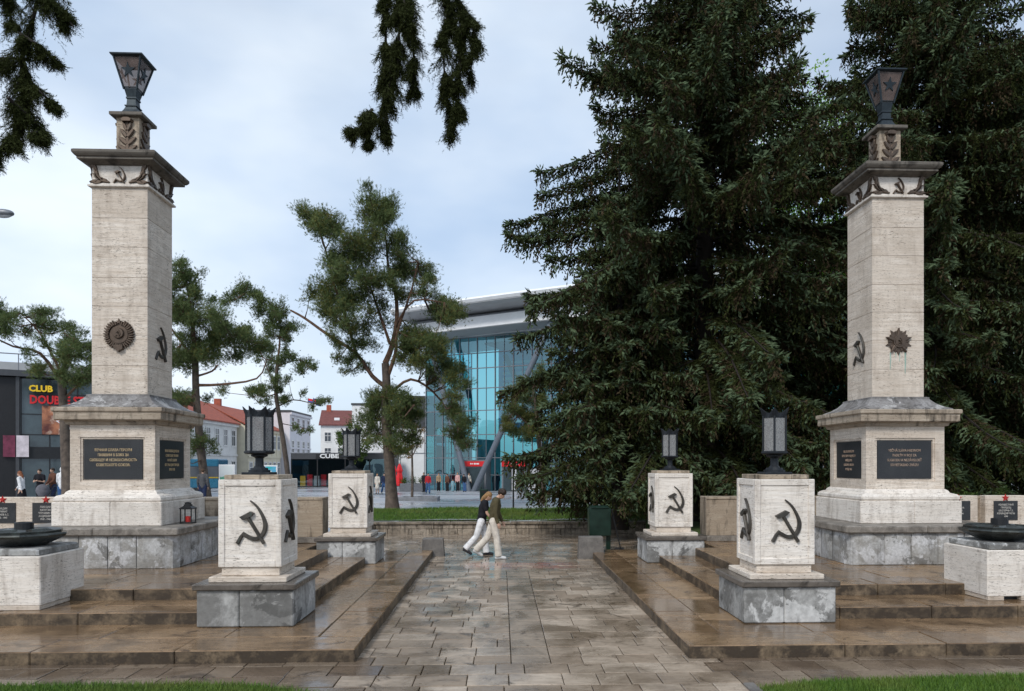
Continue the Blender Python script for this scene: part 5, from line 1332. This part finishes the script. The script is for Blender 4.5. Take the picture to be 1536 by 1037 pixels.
# litter bin on a post
p = at(726, 764, 30); t = thing('litter_bin', 'small dark green litter bin on a post behind the walking couple', 'litter bin', (p.x, 30, .44))
mb = MB(); mb.tube([(-.12, .06, 0), (-.12, .06, 1.0)], .028, 8); mb.build('post', DKGREEN, t)
mb = MB(); mb.box(-.17, .17, -.14, .12, .52, .93, 0, .02); mb.box(-.10, .10, -.15, -.139, .78, .87, 1); mb.build('body', [DKGREEN, BLACKM], t)
# planters
p = at(600, 740, 69); t = thing('planter', 'long grey ribbed planter with small bushes by the mall corner', 'planter', (p.x, 69, zplaza(69)))
mb = MB()
for k in range(26): mb.box(k*.085, k*.085 + .07, 0, .9, 0, .78, 0)
mb.box(-.02, 2.23, .02, .88, 0, .74, 1); mb.build('box', [GREYM, DGREY], t)
tr_ = []
rg = np.random.default_rng(61)
for cxx in (.35, 1.15, 1.9):
    q = np.array([cxx, .45, 1.0]) + rg.normal(0, .16, (300, 3)) * np.array([1, .8, 1.1]); a = norm(rg.normal(0, 1, (300, 3))) * .09; b = norm(rg.normal(0, 1, (300, 3))) * .05; tr_.append(np.stack([q - b, q + b, q + a], 1))
raw_mesh('bushes', np.concatenate(tr_), [LEAF_G], None, t, rg.uniform(0, 1, 900))
p = at(597, 756, 43.2); t = tag(None or thing('tree_kerb', 'low grey stone kerb round the young tree', 'kerb', (p.x, 43.2, zplaza(43.2))), 'low grey stone kerb round the young tree', 'kerb')
mb = MB(); mb.box(0, 2.3, 0, .2, -.05, .22, 0, .01); mb.box(0, 2.3, 1.6, 1.8, -.05, .22, 0, .01); mb.box(0, .2, .2, 1.6, -.05, .22, 0, .01); mb.box(2.1, 2.3, .2, 1.6, -.05, .22, 0, .01); mb.build('kerb', plain('granite_kerb', (.22, .23, .25), .6), t)
# parasols
for k, (px_, Yp) in enumerate(((590.5, 71), (599.5, 70))):
    p = at(px_, 735, Yp); t = thing('closed_parasol', ('folded red parasol half behind the pine trunk', 'folded red parasol right of the pine trunk')[k], 'parasol', (p.x, Yp, zplaza(Yp)), 0, 'folded red parasols by the planter')
    mb = MB(); mb.lathe([(.28, 0), (.28, .06), (.03, .08), (.03, 2.6)], 10); mb.build('pole', GREYM, t)
    mb = MB(); n = 12
    mb.loft([[(r_*(1 + .25*(j % 2))*math.cos(2*math.pi*j/n), r_*(1 + .25*(j % 2))*math.sin(2*math.pi*j/n), z) for j in range(n)] for r_, z in ((.30, .55), (.34, .7), (.28, 1.3), (.20, 1.75), (.26, 2.0), (.18, 2.35), (.05, 2.65))]); mb.build('canopy', REDSIGN, t)
# poster stands
def postA():
    q = NT('mountain_print'); sx = q.n('SeparateXYZ'); v = q.n('TexCoord').outputs['Object']; q.put(sx.inputs[0], v)
    n = q.noise(v, 2.2, 3); z = q.math('ADD', sx.outputs['Z'], q.math('MULTIPLY', n, .5)); c = q.mix(q.rng(z, 1.1, 1.25), (.03, .16, .07), (.14, .42, .28)); c = q.mix(q.rng(z, 1.65, 1.72), c, (.75, .80, .80)); return q.set(col=c, rough=.4)
def postB():
    q = NT('teal_print'); v = q.n('TexCoord').outputs['Object']; n = q.noise(v, 1.2, 3, .5, .5); c = q.mix(q.rng(n, .4, .5), (.03, .42, .42), (.10, .40, .60)); c = q.mix(q.rng(n, .55, .6), c, (.75, .8, .78)); return q.set(col=c, rough=.4)
for (x0, x1, ya, yb, Yp, mt, lb) in ((328, 352, 697, 725, 56, postA(), 'white framed poster board with green mountains, behind the near left lantern pedestal'), (396, 416, 698, 722, 60, postB(), 'white framed teal poster board right of the near left lantern')):
    a = at(x0, ya, Yp); b = at(x1, yb, Yp); zb = zplaza(Yp); t = thing('poster_board', lb, 'poster board', ((a.x + b.x)/2, Yp, zb)); w = (b.x - a.x)/2; zt = a.z - zb
    mb = MB(); mb.box(-w, w, 0, .12, .35, zt, 0, .01)
    for sx in (-1, 1): mb.box(sx*w*.8 - .05, sx*w*.8 + .05, .02, .10, 0, .36)
    mb.build('frame', WHITE, t); mb = MB(); mb.box(-w + .1, w - .1, -.012, -.001, .48, zt - .1); mb.build('poster', mt, t)
# bus
p = at(300, 735, 70); t = thing('city_bus', 'blue and yellow city bus half hidden behind the left pillar and pine', 'bus', (p.x - 4.5, 70, -.25))
mb = MB(); mb.box(-4, 6.2, 0, 2.5, .35, 1.3, 0, .08); mb.box(-4, 6.2, .003, 2.497, 2.35, 3.1, 0, .10); mb.box(-4, 6.2, -.006, .1, 1.3, 1.42, 1); mb.box(-3.95, 6.15, .02, 2.48, 1.25, 2.4, 2, .03); mb.build('body', [plain('bus_blue', (.02, .12, .20), .3, var=.1), plain('bus_yellow', (.35, .25, .03), .3, var=.1), WINGLASS], t)
for k, x in enumerate((-2.3, 4.2)):
    for y in (.18, 2.3):
        mb = MB(); mb.loft([[(x + r_*math.cos(2*math.pi*j/16), y + dy, .5 + r_*math.sin(2*math.pi*j/16)) for j in range(16)] for r_, dy in ((.42, -.14), (.5, -.12), (.5, .12), (.42, .14))]); mb.build('wheel', BLACKM, t)
# stroller
p = at(66, 747, 33); t = thing('stroller', 'dark grey baby stroller with hooded bassinet by the left wall', 'stroller', (p.x, 33, .42))
mb = MB(); mb.lathe([(.03, .55), (.22, .58), (.27, .72), (.25, .82)], 14); mb.ball((-.06, 0, .82), .27, .25, .27, 14, 8); mb.build('bassinet', plain('stroller_cloth', (.12, .12, .14), .85), t, True)
mb = MB(); mb.tube([(-.3, .2, .16), (.3, .2, .6), (.55, .2, 1.0), (.55, -.2, 1.0), (.3, -.2, .6), (-.3, -.2, .16)], .018, 6); mb.tube([(.35, .2, .16), (-.05, .2, .5)], .018, 6); mb.tube([(.35, -.2, .16), (-.05, -.2, .5)], .018, 6); mb.build('frame', BLACKM, t)
for x in (-.3, .35):
    for y in (-.24, .24):
        mb = MB(); mb.loft([[(x + r_*math.cos(2*math.pi*j/14), y + dy, .16 + r_*math.sin(2*math.pi*j/14)) for j in range(14)] for r_, dy in ((.13, -.02), (.16, -.015), (.16, .015), (.13, .02))]); mb.build('wheel', BLACKM, t)

# ------------------------------------------------------------------ people
SKIN = plain('skin', (.52, .32, .23), .55, var=.1)
def cloth(c, nm): return plain('cloth_' + nm, c, .9, var=.22, scale=9, spec=.15)
CL = {'black': cloth((.018, .018, .022), 'black'), 'olive': cloth((.085, .072, .04), 'olive'), 'cream': cloth((.62, .57, .50), 'cream'), 'white': cloth((.72, .72, .73), 'white'), 'jeans': cloth((.05, .11, .24), 'jeans'),
      'red': cloth((.42, .03, .04), 'red'), 'pink': cloth((.62, .36, .34), 'pink'), 'grey': cloth((.10, .10, .105), 'grey'), 'navy': cloth((.025, .035, .075), 'navy'), 'tan': cloth((.35, .24, .15), 'tan'), 'brown': cloth((.13, .06, .04), 'brown'), 'teal': cloth((.25, .42, .48), 'teal')}
HAIR = {'dark': plain('hair_dark', (.030, .018, .012), .6, var=.4, scale=25), 'blonde': plain('hair_blonde', (.27, .15, .06), .6, var=.4, scale=25), 'ginger': plain('hair_ginger', (.22, .075, .03), .6, var=.4, scale=25), 'brown': plain('hair_brown', (.07, .04, .022), .6, var=.4, scale=25)}
SHOE = plain('shoe_dark', (.02, .02, .025), .6); SHOEW = plain('shoe_white', (.55, .55, .55), .6)
def remesh(mb, name, mat, parent, vox):
    me = bpy.data.meshes.new(name); me.from_pydata(mb.v, [], mb.f)
    bm = bmesh.new(); bm.from_mesh(me); bmesh.ops.recalc_face_normals(bm, faces=bm.faces); bm.to_mesh(me); bm.free()
    o = bpy.data.objects.new(name, me); col.objects.link(o)
    md = o.modifiers.new('remesh', 'REMESH'); md.mode = 'VOXEL'; md.voxel_size = vox; md.use_smooth_shade = True
    ms = o.modifiers.new('smooth', 'SMOOTH'); ms.factor = .5; ms.iterations = 2
    dg = bpy.context.evaluated_depsgraph_get(); dg.update()
    m2 = bpy.data.meshes.new_from_object(o.evaluated_get(dg)); m2.name = name
    bpy.data.objects.remove(o); bpy.data.meshes.remove(me)
    m2.materials.clear(); m2.materials.append(mat)
    m2.polygons.foreach_set('use_smooth', [True] * len(m2.polygons))
    return link(name, m2, parent)
def limb(mb, pts, rad, n=10):
    mb.tube(pts, rad, n)
    for p, r_ in zip(pts, rad): mb.ball(p, r_ * .99, None, None, 10, 6)
def person(label, loc, heading, top='black', legs='jeans', hair='dark', h=1.75, hip=(0, 0), knee=(5, 5), sh=(5, -5), elb=(15, 15), lean=2, head_pitch=0, vox=.02, long_hair=0, hood=False, skirt=False, sleeves=True, shoe=None, fingers=False, female=False, wide=1.0, group=None, curly=False, arms_crossed=False, bend=0):
    """local frame: +x forward, +y left; heading = world angle of +x"""
    k = h / 1.75; t = thing('person', label, 'person', loc, heading, group)
    def rx(a): return math.sin(R(a)), -math.cos(R(a))
    foot_z = []
    def leg(sgn, hp, kn):
        hipj = Vector((0, sgn * .085, 0)); a = rx(hp); kn_ = hipj + Vector((a[0] * .43, 0, a[1] * .43)); b = rx(hp - kn); an = kn_ + Vector((b[0] * .42, sgn * .01, b[1] * .42))
        f = hp - kn; tp = R(min(0, f) * .75) ; toe = an + Vector((math.cos(tp) * .16, sgn * .02, math.sin(tp) * .16 - .055)); heel = an + Vector((-.05*math.cos(tp), 0, -.055 - .05*math.sin(tp)))
        return [hipj, kn_, an, toe, heel]
    LL = leg(1, hip[0], knee[0]); RL = leg(-1, hip[1], knee[1])
    zmin = min(min(p.z for p in LL[2:]), min(p.z for p in RL[2:])) - .028
    pel = -zmin
    for l_ in (LL, RL):
        for p in l_: p.z += pel
    lv = Vector((math.sin(R(lean)), 0, math.cos(R(lean)))); lv2 = Vector((math.sin(R(lean + bend)), 0, math.cos(R(lean + bend))))
    p0 = Vector((0, 0, pel)); waist = p0 + lv * .16; chest = waist + lv2 * .22; neck = chest + lv2 * .17; shc = chest + lv2 * .115
    hv = Vector((math.sin(R(lean + bend + head_pitch)), 0, math.cos(R(lean + bend + head_pitch)))); hd = neck + hv * .155 + Vector((.02, 0, 0))
    fw = Vector((hv.z, 0, -hv.x))
    sw = .175 * wide * (.9 if female else 1)
    def arm(sgn, sa, ea):
        s_ = shc + Vector((0, sgn * sw, 0))
        if arms_crossed:
            e_ = s_ + Vector((.05, sgn * .06, -.27)); w_ = e_ + Vector((.18, -sgn * .22, .05)); return [s_, e_, w_]
        a = rx(sa); e_ = s_ + Vector((a[0] * .28, sgn * .045, a[1] * .28)); b = rx(sa + ea); w_ = e_ + Vector((b[0] * .25, sgn * .005, b[1] * .25)); return [s_, e_, w_]
    LA = arm(1, sh[0], elb[0]); RA = arm(-1, sh[1], elb[1])
    mb = MB()
    limb(mb, [p0, waist, chest, shc], [.115, .105, .125, .10]); limb(mb, [shc, neck, neck + hv * .05], [.07, .052, .05])
    mb.ball(hd, .085, .072, .108, 16, 10); mb.ball(hd + fw * .035 - hv * .05, .055, .052, .06, 12, 8)
    mb.ball(hd + fw * .095 - hv * .012, .018, .014, .026, 8, 6)                         # nose
    mb.ball(hd + fw * .085 - hv * .055, .014, .026, .011, 8, 5)                         # mouth
    mb.ball(hd + fw * .070 + hv * .022, .018, .05, .012, 8, 5)                          # brow
    for sgn in (-1, 1): mb.ball(hd + Vector((0, sgn * .074, 0)) - hv * .01, .022, .012, .032, 8, 6)
    for A in (LA, RA):
        limb(mb, A, [.05, .041, .027]); d = (A[2] - A[1]).normalized(); c = A[2] + d * .055
        mb.tube([A[2], A[2] + d * .03, A[2] + d * .095], [.024, .030, .028], 8); sg_ = 1 if A is LA else -1
        if fingers:
            side = Vector((1, 0, 0)) - d * d.x; side = side.normalized() if side.length > .1 else Vector((0, 0, 1)); inw = Vector((0, -sg_, 0))
            for q, ln_ in enumerate((.062, .074, .07, .055)):
                b_ = A[2] + d * .09 + side * (.030 - .019 * q); limb(mb, [b_, b_ + d * ln_ * .5 + inw * .006, b_ + d * ln_ * .85 + inw * .03], [.0095, .009, .008], 6)
            b_ = A[2] + d * .035 + side * .026; limb(mb, [b_, b_ + side * .028 + d * .03, b_ + side * .03 + d * .062 + inw * .01], [.012, .0105, .009], 6)
        else: mb.ball(A[2] + d * .11, .03, .02, .045, 8, 6)
    for Lg in (LL, RL): limb(mb, Lg[:3], [.08, .055, .04]); limb(mb, [Lg[4], Lg[3]], [.035, .03])
    remesh(mb, 'body', SKIN, t, vox)
    # top
    mb = MB(); e = .022
    limb(mb, [p0 + lv * (.0 if not skirt else .05), waist, chest, shc], [.135, .125, .145, .115])
    for sgn in (-1, 1): mb.tube([shc + Vector((0, sgn*.05, .03)), shc + Vector((0, sgn * sw, 0))], [.075, .075], 10); mb.ball(chest + Vector((.02, sgn * .06, .02)), .10, .10, .11)
    mb.ball(waist, .125, .16 * wide, .12); mb.ball(p0 + lv * .02, .13, .165 * wide, .10)
    for A in (LA, RA):
        if sleeves: limb(mb, [A[0], A[1], A[1].lerp(A[2], .93)], [.072, .062, .046])
        else: limb(mb, [A[0], A[0].lerp(A[1], .6)], [.074, .066])
    if hood: mb.ball(hd - fw * .02, .115, .105, .135); mb.ball(neck, .1, .1, .08)
    else: mb.tube([shc + hv * .03, neck + hv * .0], [.085, .062], 10)
    remesh(mb, 'top', CL[top], t, vox)
    mb = MB()
    if skirt:
        mid = (LL[1] + RL[1]) / 2; limb(mb, [p0 + lv * .06, p0 - Vector((0, 0, .1)), mid + Vector((0, 0, .02))], [.13, .155, .20], 14)
    else:
        mb.ball(p0, .125, .165 * wide, .12)
        for Lg in (LL, RL): limb(mb, [Lg[0], Lg[0].lerp(Lg[1], .5), Lg[1]], [.108, .098, .084]); mb.tube([Lg[1], Lg[1].lerp(Lg[2], .5), Lg[2] + (Lg[2] - Lg[1]) * .04], [.084, .086, .090], 12)
    remesh(mb, 'skirt' if skirt else 'trousers', CL[legs], t, vox)
    for Lg in (LL, RL):
        mb = MB(); limb(mb, [Lg[4], (Lg[3] + Lg[4]) / 2 + Vector((0, 0, .012)), Lg[3]], [.048, .050, .040]); mb.tube([Lg[2], Lg[4]], [.048, .048], 8); remesh(mb, 'shoe', shoe or SHOE, t, max(vox * .8, .012))
    if not hood:
        mb = MB(); mb.ball(hd - fw * .018 + hv * .03, .098, .088, .10, 14, 9)
        if curly:
            r2 = random.Random(5)
            for q in range(46):
                a = r2.uniform(0, 6.28); el = r2.uniform(.0, 1.5); dv = fw * (math.cos(a) * math.cos(el)) + Vector((0, 1, 0)) * (math.sin(a) * math.cos(el)) + hv * math.sin(el)
                if dv.dot(fw) > .75 and dv.dot(hv) < .45: continue
                mb.ball(hd + hv * .025 - fw * .012 + dv * .098, .030, None, None, 7, 5)
        if long_hair: limb(mb, [hd - fw * .05, hd - fw * .09 - hv * .12, neck - fw * .10 - Vector((0, 0, long_hair))], [.075, .062, .04])
        remesh(mb, 'hair', HAIR[hair], t, max(vox * .8, .012))
    t.scale = (k, k, k)
    return t
# the couple walking to the right
mp_ = gnd(739, 838); person('young man in olive sweater and cream trousers striding past on the wet path', (mp_.x + .02, mp_.y, 0), 0, 'olive', 'cream', 'dark', 1.80, (-19, 11), (24, 5), (8, -6), (16, 22), 8, 32, .011, shoe=SHOEW, fingers=True, curly=True)
wp_ = gnd(724, 835); person('blonde woman in black top and pale trousers walking beside the young man', (wp_.x - .04, wp_.y + .25, 0), 0, 'black', 'white', 'blonde', 1.70, (13, -18), (8, 24), (-10, 16), (12, 24), 10, 22, .012, long_hair=.04, fingers=True, female=True, sleeves=False)
# group by the left wall
def stand(px, Y, z=.44): q = at(px, 700, Y); return (q.x, Y, z)
person('woman with long ginger hair, black dress and white sleeves walking by the left wall', stand(33, 31.5), R(180), 'white', 'black', 'ginger', 1.66, (16, -14), (8, 12), (-22, 24), (10, 20), 6, 5, .02, long_hair=.22, skirt=True, female=True, shoe=SHOE)
person('man in black T-shirt with folded arms by the left wall', stand(60, 34), R(-90), 'black', 'black', 'dark', 1.72, (3, -3), (3, 3), vox=.02, arms_crossed=True, sleeves=False)
person('person in patterned brown top beside the stroller', stand(80, 34.5), R(-120), 'brown', 'navy', 'dark', 1.76, (6, -4), (4, 4), (20, 10), (40, 30), vox=.02)
person('person in white hooded sweatshirt and blue jeans seen from behind', stand(93.5, 32), R(90), 'white', 'jeans', 'dark', 1.82, (3, -3), (3, 3), (10, 10), (30, 30), hood=True, vox=.02)
person('man in grey jacket standing at the pine trunk behind the left pillar', stand(304, 34.5), R(100), 'grey', 'navy', 'brown', 1.72, (4, -4), (3, 3), vox=.02)
# people in front of the mall
far = [(566, 741, 'woman in a long pale dress near the café', 'cream', 'cream', 'blonde', dict(skirt=True, female=True)),
       (576, 741, 'man in dark jacket and jeans left of the pine trunk', 'navy', 'jeans', 'dark', dict(hip=(18, -16), knee=(6, 16))),
       (636, 738, 'person in black standing at the mall corner', 'black', 'black', 'dark', {}),
       (642, 741, 'man in red jacket and jeans walking from the mall', 'red', 'jeans', 'dark', dict(hip=(12, -10), knee=(5, 14))),
       (658, 737, 'woman with pale top and dark leggings at the mall door', 'tan', 'black', 'brown', dict(female=True, long_hair=.1)),
       (671, 737, 'person in dark brown jacket outside the mall', 'brown', 'black', 'dark', {}),
       (679, 737.5, 'small child in pale teal clothes before the mall', 'teal', 'teal', 'brown', dict(h=1.15)),
       (686.5, 737, 'woman in pink top and black trousers before the mall', 'pink', 'black', 'blonde', dict(female=True)),
       (697, 738, 'bending person in black top and blue shorts before the mall', 'black', 'jeans', 'dark', dict(lean=20)),
       (703, 737, 'woman in cream coat next to the sloping column', 'cream', 'black', 'brown', dict(female=True)),
       (741, 735, 'person in black coat at the second mall entrance', 'black', 'black', 'dark', {}),
       (709, 736, 'person in grey jacket under the red entrance sign', 'grey', 'black', 'dark', {}),
       (746, 735.5, 'person in navy coat right of the sloping columns', 'navy', 'navy', 'brown', {})]
for i, (px_, fy, lb, tp_, lg_, hr_, kw) in enumerate(far):
    Yp = 62.0
    while CY + (H - zplaza(Yp)) * F_PX / Yp > fy and Yp < 73: Yp += .1
    q = at(px_, 700, Yp); kw = dict(kw); kw.setdefault('h', 1.66 + .13 * ((i * 7) % 5) / 4)
    person(lb, (q.x, Yp, zplaza(Yp)), R(-90 + 35 * math.sin(i * 2.3)), tp_, lg_, hr_, vox=.032, group='people outside the mall', **kw)
